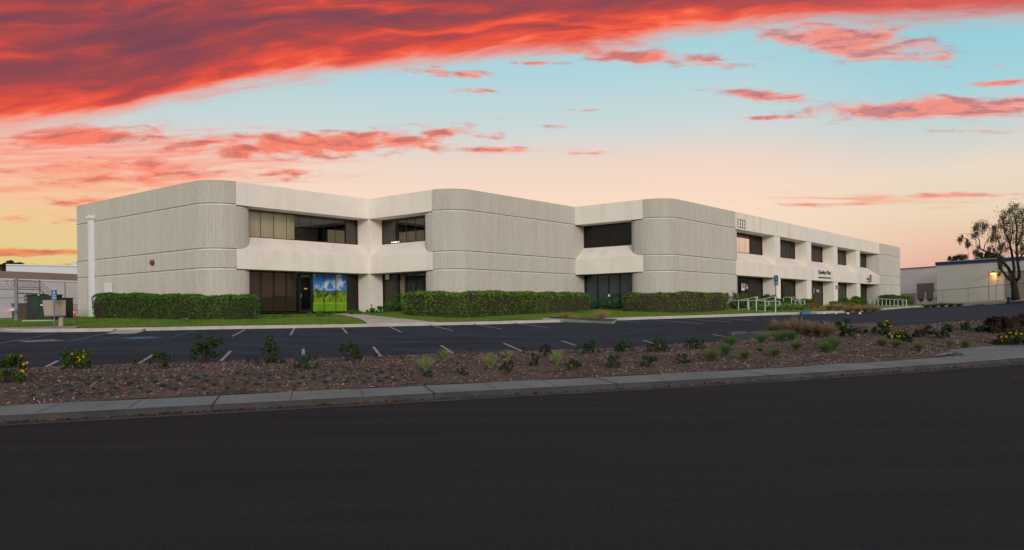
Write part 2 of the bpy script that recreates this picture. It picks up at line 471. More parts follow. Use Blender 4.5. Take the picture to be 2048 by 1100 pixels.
# car park: ruled between its near edge and its far kerb
def d_of(px):                                          # depth at which a column of the picture meets the far kerb line t = 45
    a = (px - CX) / F
    return 45.0 / (CT - a * STH)
FARK = [(-700, 688, None, -46), (-200, 670, None, -18), (0, 665, None, -12), (150, 664, None, -9), (300, 661.5, None, -6), (440, 658.5, None, -2.5), (600, 656, None, 1), (700, 654.3, None, 4),
        (850, 651.3, None, 8), (1000, 648, None, 12), (1150, 643.5, None, 15.5), (1300, 638.5, None, 19), (1440, 634, None, 22), (1540, 630.5, 54.5, 24), (1600, 629, 56, 26), (1700, 625.5, 61, 29),
        (1760, 620.5, 70, 32), (1830, 614.8, 88, 36), (1900, 612.3, 90, 40), (1960, 610.5, 86, 45), (2048, 604.5, 78, 54), (2300, 592, 70, 90)]
far = [P(px, py, D or d_of(px)) for px, py, D, s in FARK]
near = [ST(s, 24.62, znear(s)) for *_, s in FARK]
def dense(pts, n=6):
    o = []
    for i in range(len(pts) - 1):
        for k in range(n): o.append(pts[i].lerp(pts[i + 1], k / n))
    return o + [pts[-1]]
fd, nd = dense(far), dense(near)
m = MB()
m.grid([[a.lerp(b, f / 24) for a, b in zip(nd, fd)] for f in range(25)])
struct(m.build('parking_lot', M_LOT)); reg(m)
lotm = m
# kerb along the far side and the lawn behind it
UU = Vector((math.sin(R(38.85)), math.cos(R(38.85)), 0)); VV = Vector((-UU.y, UU.x, 0))
def W(u, v, z=0.0): return UU * u + VV * v + Vector((0, 0, z + EYE))
BACK = [P(-700, 0, 60), P(-200, 0, 62), P(0, 0, 63), W(25.9, 61), W(25.9, 50), W(26.6, 45.6), W(31, 45.6), W(36.5, 45.6), W(39.5, 38), W(41, 36.4), W(51.5, 36.4), W(53.6, 29.4), W(60, 29.4), W(68, 29.4),
        W(78, 29.4), W(90, 29.4), W(100, 29.4), W(118, 29.4), P(1900, 0, 125), P(1960, 0, 122), P(2048, 0, 116), P(2300, 0, 110)]
BZ = [1.7, 1.7, 1.66, 1.72, 1.72, 1.76, 1.76, 1.78, 1.78, 1.78, 1.78, 1.8, 1.82, 1.84, 1.86, 1.88, 1.9, 1.95, 1.9, 1.75, 1.8, 1.8]
bk_ = [Vector((p.x, p.y, z)) for p, z in zip(BACK, BZ)]
KH = .17
def away(i, pts):
    a = pts[max(0, i - 1)]; b = pts[min(len(pts) - 1, i + 1)]
    d = (b - a); d.z = 0; d.normalize()
    return Vector((-d.y, d.x, 0))
far1 = [p + away(i, far) * .03 + Vector((0, 0, KH)) for i, p in enumerate(far)]
far2 = [p + away(i, far) * .55 + Vector((0, 0, KH + .015)) for i, p in enumerate(far)]
m = MB()
m.grid([dense([p + Vector((0, 0, -.05)) for p in far]), dense(far1), dense(far2)])
struct(m.build('lot_kerb', M_LKERB)); reg(m)
def gz(f): return f ** .8
LROWS = []
f2d, bd = dense(far2), dense(bk_)
m = MB()
for k in range(17):
    f = k / 16
    LROWS.append([Vector((lerp(a.x, b.x, f), lerp(a.y, b.y, f), lerp(a.z + .02, b.z, gz(f)))) for a, b in zip(f2d, bd)])
m.grid(LROWS)
struct(m.build('lawn', M_LAWN)); reg(m)
BVH = BVHTree.FromPolygons(GV, GF)
EYEV = Vector((0, 0, EYE))
def gp(px, py):                                        # where a line of sight meets the ground
    h = BVH.ray_cast(EYEV, ray(px, py).normalized(), 400)
    return h[0]
def gz_at(x, y):
    h = BVH.ray_cast(Vector((x, y, 30)), Vector((0, 0, -1)), 60)
    return h[0].z if h[0] else 0.0
def on_ground(p, dz=0.0): return Vector((p.x, p.y, gz_at(p.x, p.y) + dz))
def drape(name, ea, eb, matl, lift=.008, n=10, k=4):   # a sheet between two edges, lying on the ground
    def along(e, f):
        f *= len(e) - 1; i = min(int(f), len(e) - 2)
        return e[i].lerp(e[i + 1], f - i)
    m_ = MB()
    m_.grid([[on_ground(along(ea, a / n).lerp(along(eb, a / n), b / k), lift) for a in range(n + 1)] for b in range(k + 1)])
    return struct(m_.build(name, matl))
def gpx(*pts): return [gp(*p) for p in pts]
# concrete walk to the entrance, ramp patch, apron, driveway at the left
drape('footpath', gpx((664, 628.5), (690, 632), (718, 638), (733, 646), (735, 650.5)), gpx((702, 627.5), (750, 632.5), (800, 638), (845, 642.5), (880, 647.5)), mat('path_concrete', (.44, .42, .38), .9, .14, 1.0, .2, 40, fine=.12), .03, 16, 6)
drape('left_drive', gpx((-60, 659), (60, 655.5), (112, 652.5), (160, 654)), gpx((-60, 667), (40, 664.5), (100, 661), (150, 659)), mat('drive_concrete', (.24, .235, .22), .9, .2, 1.0), .035)
drape('access_ramp', gpx((233, 660), (262, 659.5), (291, 659)), gpx((212, 668), (240, 668), (270, 667.5)), M_LKERB, .012)
drape('driveway_apron', gpx((1872, 713), (1890, 708), (1905, 706.5)), gpx((1872, 716), (1895, 712), (1906, 711)), M_WALK, .05)
drape('lawn_edging', gpx((268, 631.5), (320, 633.5), (352, 636), (378, 640)), gpx((268, 632.6), (318, 634.7), (350, 637.2), (374, 641)), M_LKERB, .05)
# parking bay lines
SEGS = [((491, 659.3), (464.5, 673), 0), ((589, 656.5), (581, 670.5), 0), (((684), 655.2), (694.5, 667), 0), ((777, 653), (803, 664.7), 0), ((862.6, 650.2), (906, 661.8), 0), ((950, 647.7), (1004, 658.5), 0), ((1031, 645.5), (1096, 655.3), 0),
        ((1233, 640.6), (1280, 644.8), 0), ((1300, 638.5), (1403, 648), 0), ((1360, 636.6), (1462, 644.8), 0), ((1418, 635.2), (1505, 641), 0),
        ((116, 722), (60, 739.8), 0), ((309, 708.4), (258, 729.5), 0), ((461.5, 702.5), (434, 723.7), 0), ((606.6, 698), (606.6, 720), 0), ((747, 694), (773, 718), 0), ((882, 691.2), (932, 712.5), 0), ((1006.7, 686.5), (1079, 706.7), 0),
        ((1123, 682), (1215, 702), 0), ((1287, 681), (1330, 690), 0), ((1426, 669.3), (1455, 674.5), 0), ((1504, 677.5), (1530, 683), 0),
        ((1900, 643), (1962, 645.5), 2),
        ((109, 667.5), (0, 687), 2), ((233, 660), (137, 683), 2), ((291, 659.5), (213, 677), 1), ((391, 661), (340, 676), 1), ((166, 677), (222, 676), 2)]
for kind, nm, mt_ in ((0, 'bay_lines', M_LINE), (1, 'blue_bay_lines', M_BLUE), (2, 'worn_bay_lines', M_PALE)):
    m = MB()
    for a, b, k in SEGS:
        if k != kind: continue
        a, b = gp(*a), gp(*b)
        ta_, tb2 = to_st(a)[1], to_st(b)[1]
        if tb2 < 24.72: b = b.lerp(a, min(.9, (24.72 - tb2) / (ta_ - tb2)))
        d = (b - a); d.z = 0; d.normalize(); n_ = Vector((-d.y, d.x, 0)) * (.05 if k != 2 else .05)
        m.grid([[on_ground(a.lerp(b, i / 8) + n_ * s_, .010) for s_ in (-1, 1)] for i in range(9)], flip=True)
    struct(m.build(nm, mt_))
def access_mark(px, py, w, matl, sc_):                 # painted wheelchair square
    c = gp(px, py); m_ = MB()
    for i in range(6):
        pass
    m_.grid([[on_ground(c + UU * (x * sc_) - VV * (y * sc_), .009) for x in (-1, -.5, 0, .5, 1)] for y in (-1, -.5, 0, .5, 1)])
    o = struct(m_.build('access_marking', matl))
    k_ = MB()
    def seg(a, b, w_=.14):
        a = c + UU * (a[0] * sc_) + VV * (a[1] * sc_); b = c + UU * (b[0] * sc_) + VV * (b[1] * sc_)
        d = (b - a); d.z = 0; d.normalize(); n_ = Vector((-d.y, d.x, 0)) * w_ * sc_ / 2
        k_.grid([[on_ground(a.lerp(b, i / 3) + n_ * s_, .014) for s_ in (-1, 1)] for i in range(4)], flip=True)
    seg((-.1, .7), (-.1, 0)); seg((-.1, 0), (.4, 0)); seg((.4, 0), (.6, -.5)); seg((-.1, .4), (.3, .4))
    for i in range(9):
        a0, a1 = R(100 + i * 26), R(126 + i * 26)
        seg((.05 + .5 * math.cos(a0), -.15 + .5 * math.sin(a0)), (.05 + .5 * math.cos(a1), -.15 + .5 * math.sin(a1)), .12)
    struct(k_.build('access_marking_symbol', mat('symbol_paint', (.22, .30, .36), .8, .3)))
access_mark(81, 682, 56, M_PALE, .72)
access_mark(283, 676, 46, M_BLUE, .72)
# faint street centre line at the right
m = MB()
for (a, b) in (((2022, 754.5), (2300, 741)), ((2024, 758.5), (2300, 745))):
    a, b = gp(*a), gp(*b)
    d = (b - a); d.z = 0; d.normalize(); n_ = Vector((-d.y, d.x, 0)) * .05
    m.grid([[on_ground(a.lerp(b, i / 8) + n_ * s_, .010) for s_ in (-1, 1)] for i in range(9)], flip=True)
struct(m.build('street_line', mat('faded_yellow_paint', (.075, .06, .03), .9, .4, 3)))
# ------------------------------------------------------------------ the office building
Z1, Z2, Z3, Z4, ZT, ZF, DEP = 6.60, 4.85, 3.92, 2.75, 8.0, .07, 1.25
def on_v(px, py, v0):
    r = ray(px, py); k = v0 / r.dot(VV); p = r * k
    return p.dot(UU), p.z
def on_u(px, py, u0):
    r = ray(px, py); k = u0 / r.dot(UU); p = r * k
    return p.dot(VV), p.z
def concmat(name, c, var=.055):
    m_ = bpy.data.materials.new(name); m_.use_nodes = True
    t = m_.node_tree; b = t.nodes['Principled BSDF']
    co = t.nodes.new('ShaderNodeTexCoord')
    mp = t.nodes.new('ShaderNodeMapping'); mp.inputs['Scale'].default_value = (1.6, 1.6, .10)
    t.links.new(co.outputs['Object'], mp.inputs[0])
    streak = noise(S(mp.outputs[0]), 1.0, 5, .65, t=t)
    mp2 = t.nodes.new('ShaderNodeMapping'); mp2.inputs['Scale'].default_value = (9, 9, .5)
    t.links.new(co.outputs['Object'], mp2.inputs[0])
    fine = noise(S(mp2.outputs[0]), 1.0, 3, .6, t=t)
    grit = noise(S(co.outputs['Object']), 26, 3, .75, t=t)
    k = ramp(streak, [(.28, tuple(x * (1 - var * 1.6) for x in c) + (1,)), (.5, tuple(c) + (1,)), (.75, tuple(x * (1 + var) for x in c) + (1,))], t=t)
    k = mixc(1.0, k, ramp(fine, [(.3, (.94, .94, .94, 1)), (.7, (1.05, 1.05, 1.05, 1))], t=t), t=t, mode='MULTIPLY')
    k = mixc(1.0, k, ramp(grit, [(.30, (.60, .58, .55, 1)), (.5, (1, 1, 1, 1)), (.72, (1.22, 1.22, 1.22, 1))], t=t), t=t, mode='MULTIPLY')
    t.links.new(k.k, b.inputs['Base Color']); b.inputs['Roughness'].default_value = .95
    b.inputs['Specular IOR Level'].default_value = .15
    return m_
def stuccomat(name, c):
    m_ = bpy.data.materials.new(name); m_.use_nodes = True
    t = m_.node_tree; b = t.nodes['Principled BSDF']
    co = t.nodes.new('ShaderNodeTexCoord')
    a_ = noise(S(co.outputs['Object']), .55, 5, .6, t=t)
    mp = t.nodes.new('ShaderNodeMapping'); mp.inputs['Scale'].default_value = (1.3, 1.3, .12)
    t.links.new(co.outputs['Object'], mp.inputs[0])
    s_ = noise(S(mp.outputs[0]), 1.0, 4, .6, t=t)
    k = ramp(a_, [(.3, tuple(x * .92 for x in c) + (1,)), (.55, tuple(c) + (1,)), (.8, tuple(min(.9, x * 1.05) for x in c) + (1,))], t=t)
    k = mixc(1.0, k, ramp(s_, [(.28, (.90, .89, .87, 1)), (.5, (1, 1, 1, 1))], t=t), t=t, mode='MULTIPLY')
    t.links.new(k.k, b.inputs['Base Color']); b.inputs['Roughness'].default_value = .85
    b.inputs['Specular IOR Level'].default_value = .2
    n2 = noise(S(co.outputs['Object']), 40, 3, .6, t=t)
    bp = t.nodes.new('ShaderNodeBump'); bp.inputs['Strength'].default_value = .15; bp.inputs['Distance'].default_value = .01
    t.links.new(n2.k, bp.inputs['Height']); t.links.new(bp.outputs[0], b.inputs['Normal'])
    return m_
M_CONC = concmat('fluted_concrete', (.535, .512, .455))
M_STRIP = mat('smooth_concrete', (.66, .645, .59), .9, .12, 2)
M_WHITE = stuccomat('cream_stucco', (.83, .775, .70))
M_RED = mat('red_frame', (.10, .012, .016), .5, .15)
M_BLACK = mat('black_frame', (.012, .013, .016), .45, .15, spec=.4)
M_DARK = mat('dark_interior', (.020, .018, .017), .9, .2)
M_ROOF = mat('roofing', (.25, .24, .23), .9, .2)
G_UP = glassmat('window_glass', (.62, .60, .55), .09)
G_LOW = glassmat('shopfront_glass', (.55, .53, .50), .035)
G_WING = glassmat('wing_glass', (.55, .52, .48), .02, pw=7.0)
G_REFLECTOR = glassmat('added_reflector', (.2, .18, .16), .80, (1, .97, .95), pw=3.0)  # added reflector, laid over part of one pane
G_TEAL = glassmat('teal_glass', (.42, .52, .55), .06)
G_BLK = glassmat('smoked_glass', (.05, .05, .05), .05)

office = thing('office_building', W(25.3, 60.7, 0), 'long two storey office block of ribbed concrete panels and cream bands, with rounded corners', 'building')

def dense_profile(segs):
    pts = []                                           # (u, v, nu, nv, arc?)
    for sg in segs:
        if sg[0] == 'line':
            (u0, v0), (u1, v1), st = sg[1], sg[2], sg[3]
            L = math.hypot(u1 - u0, v1 - v0); n = max(2, int(L / st)); nu, nv = (v1 - v0) / L, -(u1 - u0) / L
            for k in range(n + 1): pts.append((lerp(u0, u1, k / n), lerp(v0, v1, k / n), nu, nv, 0))
        else:
            (cu, cv_), ru, rv, a0, a1 = sg[1:6]
            n = 90
            for k in range(n + 1):
                a = R(lerp(a0, a1, k / n)); x, y = math.cos(a), math.sin(a)
                nx, ny = x / ru, y / rv; l = math.hypot(nx, ny)
                pts.append((cu + ru * x, cv_ + rv * y, nx / l, ny / l, 1))
    return pts
def ribbed(segs, pitch=.135, d_arc=.042, d_flat=.013):
    pts = dense_profile(segs)
    acc = [0.0]
    for a, b in zip(pts, pts[1:]): acc.append(acc[-1] + math.hypot(a[0] - b[0], a[1] - b[1]))
    out = []; i = 0
    n = int(acc[-1] / pitch)
    for k in range(n + 1):
        for ph, w in ((0, 0), (.10, 1), (.52, 1), (.62, 0)):
            s = min((k + ph) * pitch, acc[-1])
            while i < len(acc) - 2 and acc[i + 1] < s: i += 1
            f = (s - acc[i]) / max(1e-6, acc[i + 1] - acc[i]); f = min(1, max(0, f))
            a, b = pts[i], pts[i + 1]
            nu, nv = lerp(a[2], b[2], f), lerp(a[3], b[3], f)
            d = (d_arc if (a[4] and b[4]) else d_flat) * (w - 1)
            out.append((lerp(a[0], b[0], f) + nu * d, lerp(a[1], b[1], f) + nv * d))
    return out
def plain(segs, off): return [(u + nu * off, v + nv * off) for u, v, nu, nv, _ in dense_profile(segs)]
def panel(core, lead, tail, name='concrete_panel'):
    """four bands of ribbed concrete; lead / tail are the quarter rounds that turn in beside the windows"""
    full, short = lead + core + tail, core
    m_ = MB(); g = .06
    for sg, z0, z1 in ((full, -1.3, Z4 - g), (short, Z4 + g, Z3 - g), (full, Z3 + g, Z1 - g), (short, Z1 + g, ZT)):
        pr = ribbed(sg)
        m_.grid([[W(u, v, z) for u, v in pr] for z in (z0, z1)])
        if z1 == ZT:
            inn = plain(sg, -.3); ou = plain(sg, 0)
            m_.grid([[W(u, v, ZT - .002) for u, v in ou], [W(u, v, ZT - .002) for u, v in inn]])
    o = m_.build(name, M_CONC, office)
    j = MB()
    for z, sg in ((Z4, short), (Z3, short), (Z1, short)):
        pr = plain(sg, -.022)
        j.grid([[W(u, v, z + a) for u, v in pr] for a in (-g - .01, g + .01)])
    j.build('joint_strip', M_STRIP, o)
    j = MB()
    for z, sg in ((Z4, short), (Z3, short), (Z1, short)):
        pr = plain(sg, -.012)
        j.grid([[W(u, v, z + a) for u, v in pr] for a in (.022, g + .006)])
    j.build('joint_shadow', mat('groove_shadow', (.11, .105, .095), .95, .3, 3), o)  # flat dark strip painted as the shade inside the joint
    return o
L = .3
panel([('line', (25.3, 60.74), (25.3, 44.8), L), ('arc', (27.05, 44.8), 1.75, 1.8, 180, 270)], [], [('arc', (27.05, 44.25), 1.45, 1.25, 270, 360)])
panel([('arc', (39.3, 36.8), 1.83, 1.85, 180, 270), ('line', (39.3, 34.95), (51.3, 34.95), L)], [('arc', (38.72, 36.8), 1.25, 1.42, 90, 180)], [('line', (51.3, 34.95), (52.9, 34.95), L)])
panel([('arc', (53.1, 29.0), 1.8, 1.95, 180, 270), ('line', (53.1, 27.05), (63.24, 27.05), L)], [('arc', (52.55, 29.0), 1.25, 1.5, 90, 180)], [('arc', (63.24, 28.3), 1.3, 1.25, 270, 360)])
panel([('line', (107.66, 27.05), (118.13, 27.05), L)], [('arc', (107.66, 28.3), 1.25, 1.25, 180, 270)], [])
m = MB()
m.grid([[W(118.13, 27.06, z), W(118.13, 60.7, z), W(25.32, 60.74, z)] for z in (-1.3, ZT)])
m.build('rear_wall', M_CONC, office)
m = MB()
m.poly([W(u, v, 7.72) for u, v in ((25.6, 60.5), (25.6, 44.7), (27.2, 43.4), (37.6, 43.4), (37.9, 36.7), (39.4, 35.3), (51.5, 35.3), (51.7, 29), (53.2, 27.4), (118, 27.4), (118, 60.5))])
m.build('roof', M_ROOF, office)

class Bay:
    def __init__(s, o, a, n): s.o, s.a, s.n = o, a, n
    def __call__(s, a, d, z): return W(s.o[0] + s.a[0] * a + s.n[0] * d, s.o[1] + s.a[1] * a + s.n[1] * d, z)
FB = Bay((0, 43.0), (1, 0), (0, 1)); FC = Bay((37.47, 0), (0, 1), (1, 0)); FD = Bay((51.3, 0), (0, 1), (1, 0)); FW = Bay((0, 27.05), (1, 0), (0, 1))
def bands(fr, a0, a1, seams=()):
    e = .004
    m_ = MB()
    m_.prism([fr(a0 + e, -.006, Z1), fr(a0 + e, -.006, ZT), fr(a0 + e, 1.75, ZT), fr(a0 + e, 1.75, Z1)], fr(a1 - e, 0, 0) - fr(a0 + e, 0, 0))
    m_.build('upper_fascia', M_WHITE, office)
    m_ = MB()
    m_.prism([fr(a0 + e, -.006, Z4), fr(a0 + e, -.006, Z3), fr(a0 + e, DEP - .05, Z2), fr(a0 + e, DEP + .3, Z2), fr(a0 + e, DEP + .3, Z4)], fr(a1 - e, 0, 0) - fr(a0 + e, 0, 0))
    m_.build('sill_band', M_WHITE, office)
bands(FB, 27.05, 37.47); bands(FC, 36.8, 43.0); bands(FD, 29.0, 34.95); bands(FW, 63.24, 107.66)
m = MB()
m.prism([W(u, v, -1.0) for u, v in ((37.47, 43.0), (39.2, 43.0), (39.2, 44.75), (37.47, 44.75))], (0, 0, 9.0))
m.build('corner_pier', M_WHITE, office)
COLS = [(72.16, 73.5), (80.75, 82.1), (89.3, 90.7), (97.85, 99.3)]
for a, b in COLS:
    m = MB(); m.prism([FW(a, .045, -1), FW(b, .045, -1), FW(b, 1.7, -1), FW(a, 1.7, -1)], (0, 0, Z1 + 1.01))
    m.build('column', M_WHITE, office)

def backing_mesh(fr, a0, a1, z0, z1, d, pitch=.13):
    m_ = MB(); n = max(2, int(abs(a1 - a0) / pitch)); r0 = []; r1 = []
    for k in range(n + 1):
        a = lerp(a0, a1, k / n)
        r0 += [fr(a, d + (.0 if k % 2 else .010), z0)]; r1 += [fr(a, d + (.0 if k % 2 else .010), z1)]
    m_.grid([r0, r1]); return m_
BACKING = {}
def backingmat(c):
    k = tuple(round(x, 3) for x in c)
    if k not in BACKING: BACKING[k] = mat('blind_or_reflection_tone_%d' % len(BACKING), c, .9, .12, 1.5, stretch=(3, 3, .2))
    return BACKING[k]
def window(fr, a0, a1, z0, z1, mull, glass, backings=(), fw=.05, mw=.03, fm=None, room=3.5, d=DEP):
    fm = fm or M_RED
    m_ = MB(); D0, D1 = d - .045, d + .05
    def rect(x0, x1, y0, y1, k, e=0.0): m_.prism([fr(x0, D0 - e, y0), fr(x1, D0 - e, y0), fr(x1, D1, y0), fr(x0, D1, y0)], (0, 0, y1 - y0), k)
    rect(a0, a1, z0, z0 + fw, 0); rect(a0, a1, z1 - fw, z1, 0)
    rect(a0, a0 + fw, z0 + fw, z1 - fw, 0); rect(a1 - fw, a1, z0 + fw, z1 - fw, 0)
    D0, D1 = d - .014, d + .01
    for a in mull: rect(a - mw / 2, a + mw / 2, z0 + fw, z1 - fw, 1)
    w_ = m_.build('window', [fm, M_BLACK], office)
    g = MB(); g.poly([fr(a0 + fw, d, z0 + fw), fr(a1 - fw, d, z0 + fw), fr(a1 - fw, d, z1 - fw), fr(a0 + fw, d, z1 - fw)])
    g.build('pane', glass, w_)
    for (b0, b1, y0, y1, c) in backings:
        backing_mesh(fr, b0, b1, y0, y1, d + .12).build('blind_or_reflection', backingmat(c), w_)  # pale sheets on the upper floor are reflections painted as colour
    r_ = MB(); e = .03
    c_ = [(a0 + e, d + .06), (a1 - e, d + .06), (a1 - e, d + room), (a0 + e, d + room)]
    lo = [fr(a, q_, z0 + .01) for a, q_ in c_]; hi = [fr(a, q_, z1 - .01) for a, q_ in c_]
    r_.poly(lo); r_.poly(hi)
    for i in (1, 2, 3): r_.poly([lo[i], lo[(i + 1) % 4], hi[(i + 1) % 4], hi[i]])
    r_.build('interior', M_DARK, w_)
    return w_
TAN_REFLECT = (.78, .73, .56); BRN = (.115, .098, .062); DKB = (.05, .044, .04)
# wing B upper and lower
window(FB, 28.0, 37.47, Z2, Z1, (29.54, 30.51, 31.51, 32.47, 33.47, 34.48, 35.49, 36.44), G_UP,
       [(28.1, 32.2, Z2 + .06, Z1 - .06, TAN_REFLECT), (34.95, 36.4, Z2 + .06, 5.78, (.36, .34, .26)), (36.46, 37.3, Z2 + .06, Z1 - .08, (.03, .03, .03))], mw=.022)  # tan sheet and half-height sheet paint reflections in the glass
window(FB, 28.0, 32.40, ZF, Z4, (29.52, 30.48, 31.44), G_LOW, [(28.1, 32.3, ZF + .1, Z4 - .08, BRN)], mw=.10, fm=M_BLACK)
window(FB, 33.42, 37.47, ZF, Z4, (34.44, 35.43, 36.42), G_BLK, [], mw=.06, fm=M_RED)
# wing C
window(FC, 37.6, 43.0, Z2, Z1, (38.74, 39.61, 40.53, 41.44), G_UP, [(38.3, 41.4, Z2 + .06, 5.62, (.36, .34, .26))], mw=.04)  # half-height sheet is a painted reflection
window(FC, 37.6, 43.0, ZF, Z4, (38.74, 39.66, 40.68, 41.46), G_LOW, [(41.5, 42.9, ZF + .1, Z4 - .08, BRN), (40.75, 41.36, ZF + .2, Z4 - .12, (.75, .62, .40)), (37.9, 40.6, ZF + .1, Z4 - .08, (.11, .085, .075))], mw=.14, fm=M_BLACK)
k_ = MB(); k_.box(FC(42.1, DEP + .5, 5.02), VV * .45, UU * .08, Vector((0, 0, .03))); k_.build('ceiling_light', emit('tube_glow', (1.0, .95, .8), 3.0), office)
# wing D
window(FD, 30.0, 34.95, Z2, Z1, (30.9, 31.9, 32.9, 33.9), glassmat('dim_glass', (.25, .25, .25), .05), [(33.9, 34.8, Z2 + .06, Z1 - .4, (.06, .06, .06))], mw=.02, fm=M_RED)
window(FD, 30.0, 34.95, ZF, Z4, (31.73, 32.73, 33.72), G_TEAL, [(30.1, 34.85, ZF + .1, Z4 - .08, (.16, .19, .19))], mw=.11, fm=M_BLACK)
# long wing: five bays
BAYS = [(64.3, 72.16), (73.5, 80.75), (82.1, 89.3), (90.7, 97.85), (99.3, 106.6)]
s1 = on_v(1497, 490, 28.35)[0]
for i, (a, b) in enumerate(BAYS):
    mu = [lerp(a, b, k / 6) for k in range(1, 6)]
    bl = [(a + .1, s1, Z2 + .06, Z1 - .1, (.85, .62, .50)), (s1 + .05, b - .1, Z2 + .06, Z1 - .1, (.075, .064, .056))] if i == 0 else [(a + .1, b - .1, Z2 + .06, Z1 - .1, (.075, .064, .056))]  # pink sheet paints the sky's reflection in the first bay
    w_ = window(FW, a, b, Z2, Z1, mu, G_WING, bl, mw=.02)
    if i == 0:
        g = MB(); g.poly([FW(a + .06, DEP - .008, Z2 + .06), FW(s1, DEP - .008, Z2 + .06), FW(s1, DEP - .008, Z1 - .42), FW(a + .06, DEP - .008, Z1 - .42)]); g.build('added_reflector', G_REFLECTOR, w_)  # reflective patch added so this part mirrors the bright sky
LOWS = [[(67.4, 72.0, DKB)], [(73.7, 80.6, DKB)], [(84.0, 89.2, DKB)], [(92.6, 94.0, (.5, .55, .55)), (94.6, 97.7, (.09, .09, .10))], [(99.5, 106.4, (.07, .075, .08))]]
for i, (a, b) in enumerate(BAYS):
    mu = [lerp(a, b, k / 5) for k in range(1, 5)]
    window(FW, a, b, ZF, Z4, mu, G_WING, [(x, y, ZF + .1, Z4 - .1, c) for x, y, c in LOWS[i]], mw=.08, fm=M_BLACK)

# doors
def door(fr, a0, a1, z0, z1, side, stick=None):
    m_ = MB(); d = DEP - .06; f = .11
    def rect(x0, x1, y0, y1): m_.prism([fr(x0, d - .03, y0), fr(x1, d - .03, y0), fr(x1, d + .03, y0), fr(x0, d + .03, y0)], (0, 0, y1 - y0))
    rect(a0, a0 + f, z0, z1); rect(a1 - f, a1, z0, z1); rect(a0 + f, a1 - f, z0, z0 + .2); rect(a0 + f, a1 - f, z1 - f, z1)
    o = m_.build('door', M_BLACK, office)
    g = MB(); g.poly([fr(a0 + f, d, z0 + .2), fr(a1 - f, d, z0 + .2), fr(a1 - f, d, z1 - f), fr(a0 + f, d, z1 - f)]); g.build('pane', G_BLK, o)
    h = MB(); x = a0 + .055 if side < 0 else a1 - .055
    h.tube([fr(x, d - .03, z0 + 1.0), fr(x, d - .09, z0 + 1.0), fr(x, d - .09, z0 + 1.22), fr(x, d - .03, z0 + 1.22)], .02, 6)
    h.build('handle', mat('steel', (.55, .55, .55), .35, .1, metal=.8), o)
    if stick:
        s_ = MB(); c = (a0 + a1) / 2
        s_.prism([fr(c - .13, d - .012, z0 + 1.55), fr(c + .13, d - .012, z0 + 1.55), fr(c + .13, d - .004, z0 + 1.55), fr(c - .13, d - .004, z0 + 1.55)], (0, 0, .09))
        s_.build('sticker', mat('sticker', stick, .6, .4, 12), o)
    return o
door(FB, 32.42, 33.40, ZF, Z4 - .05, -1, (.45, .35, .25))
door(FC, 40.70, 41.44, ZF, Z4 - .08, -1) if False else None
door(FW, 65.1, 66.3, ZF, Z4 - .1, 1, (.35, .35, .35)); door(FW, 82.6, 83.9, ZF, Z4 - .1, -1, (.7, .65, .6)); door(FW, 74.0, 75.1, ZF, Z4 - .1, -1, (.6, .6, .6))
door(FW, 91.2, 92.4, ZF, Z4 - .1, -1); door(FD, 31.78, 32.68, ZF, Z4 - .06, 1) if False else None
# small lock plate on the teal shopfront
m = MB(); m.prism([FD(32.60, DEP - .10, 1.0), FD(32.74, DEP - .10, 1.0), FD(32.74, DEP - .06, 1.0), FD(32.60, DEP - .06, 1.0)], (0, 0, .2)); m.build('lock_plate', mat('plate_white', (.7, .7, .66), .5), office)
# paper signs in the first bay of the long wing and on the entrance glass
def card(fr, a, z, w, h, c, name='notice', d=DEP - .10):
    m_ = MB(); m_.prism([fr(a - w / 2, d, z), fr(a + w / 2, d, z), fr(a + w / 2, d + .012, z), fr(a - w / 2, d + .012, z)], (0, 0, h))
    return m_.build(name, c, office)
M_PAPER = mat('paper', (.75, .76, .76), .7, .05)
def notice(px0, py0, px1, py1, fr, v, matl, marks):
    a0, z1_ = on_v(px0, py0, v); a1, _ = on_v(px1, py0, v); z0 = z1_ - (py1 - py0) / F * (W(a0, v).y)
    o = card(fr, (a0 + a1) / 2, z0, abs(a1 - a0), z1_ - z0, matl)
    m_ = MB(); w = abs(a1 - a0); h = z1_ - z0
    for x0, y0, x1, y1, k in marks:
        m_.prism([fr(a0 + w * x0, DEP - .106, z0 + h * y0), fr(a0 + w * x1, DEP - .106, z0 + h * y0), fr(a0 + w * x1, DEP - .101, z0 + h * y0), fr(a0 + w * x0, DEP - .101, z0 + h * y0)], (0, 0, h * (y1 - y0)), k)
    m_.build('print', [mat('print_black', (.03, .03, .04), .7), mat('print_blue', (.12, .25, .45), .7), mat('print_red', (.4, .06, .06), .7), mat('print_orange', (.75, .25, .04), .7)], o)
    return o
notice(1483, 567, 1490.3, 581, FW, 28.2, M_PAPER, [(.15, .8, .85, .92, 0), (.2, .35, .4, .72, 1), (.55, .35, .8, .72, 0), (.35, .5, .6, .65, 2), (.55, .08, .9, .22, 1)])
notice(1492.8, 568, 1495.7, 572.5, FW, 28.2, mat('orange_card', (.75, .24, .05), .6), [(.2, .3, .8, .6, 0)])
notice(1493, 573.2, 1496, 577.6, FW, 28.2, M_PAPER, [(.2, .3, .8, .5, 0)])
notice(1626.5, 577, 1629.5, 585.5, FW, 28.2, mat('grey_card', (.35, .34, .34), .6), [(.2, .1, .8, .25, 0), (.2, .4, .8, .55, 0), (.2, .7, .8, .85, 0)])
notice(1633, 579, 1638.4, 584.5, FW, 28.2, mat('pale_card', (.62, .58, .52), .6), [(.1, .1, .45, .4, 0), (.55, .5, .9, .8, 0)])
m = MB(); x = 42.45
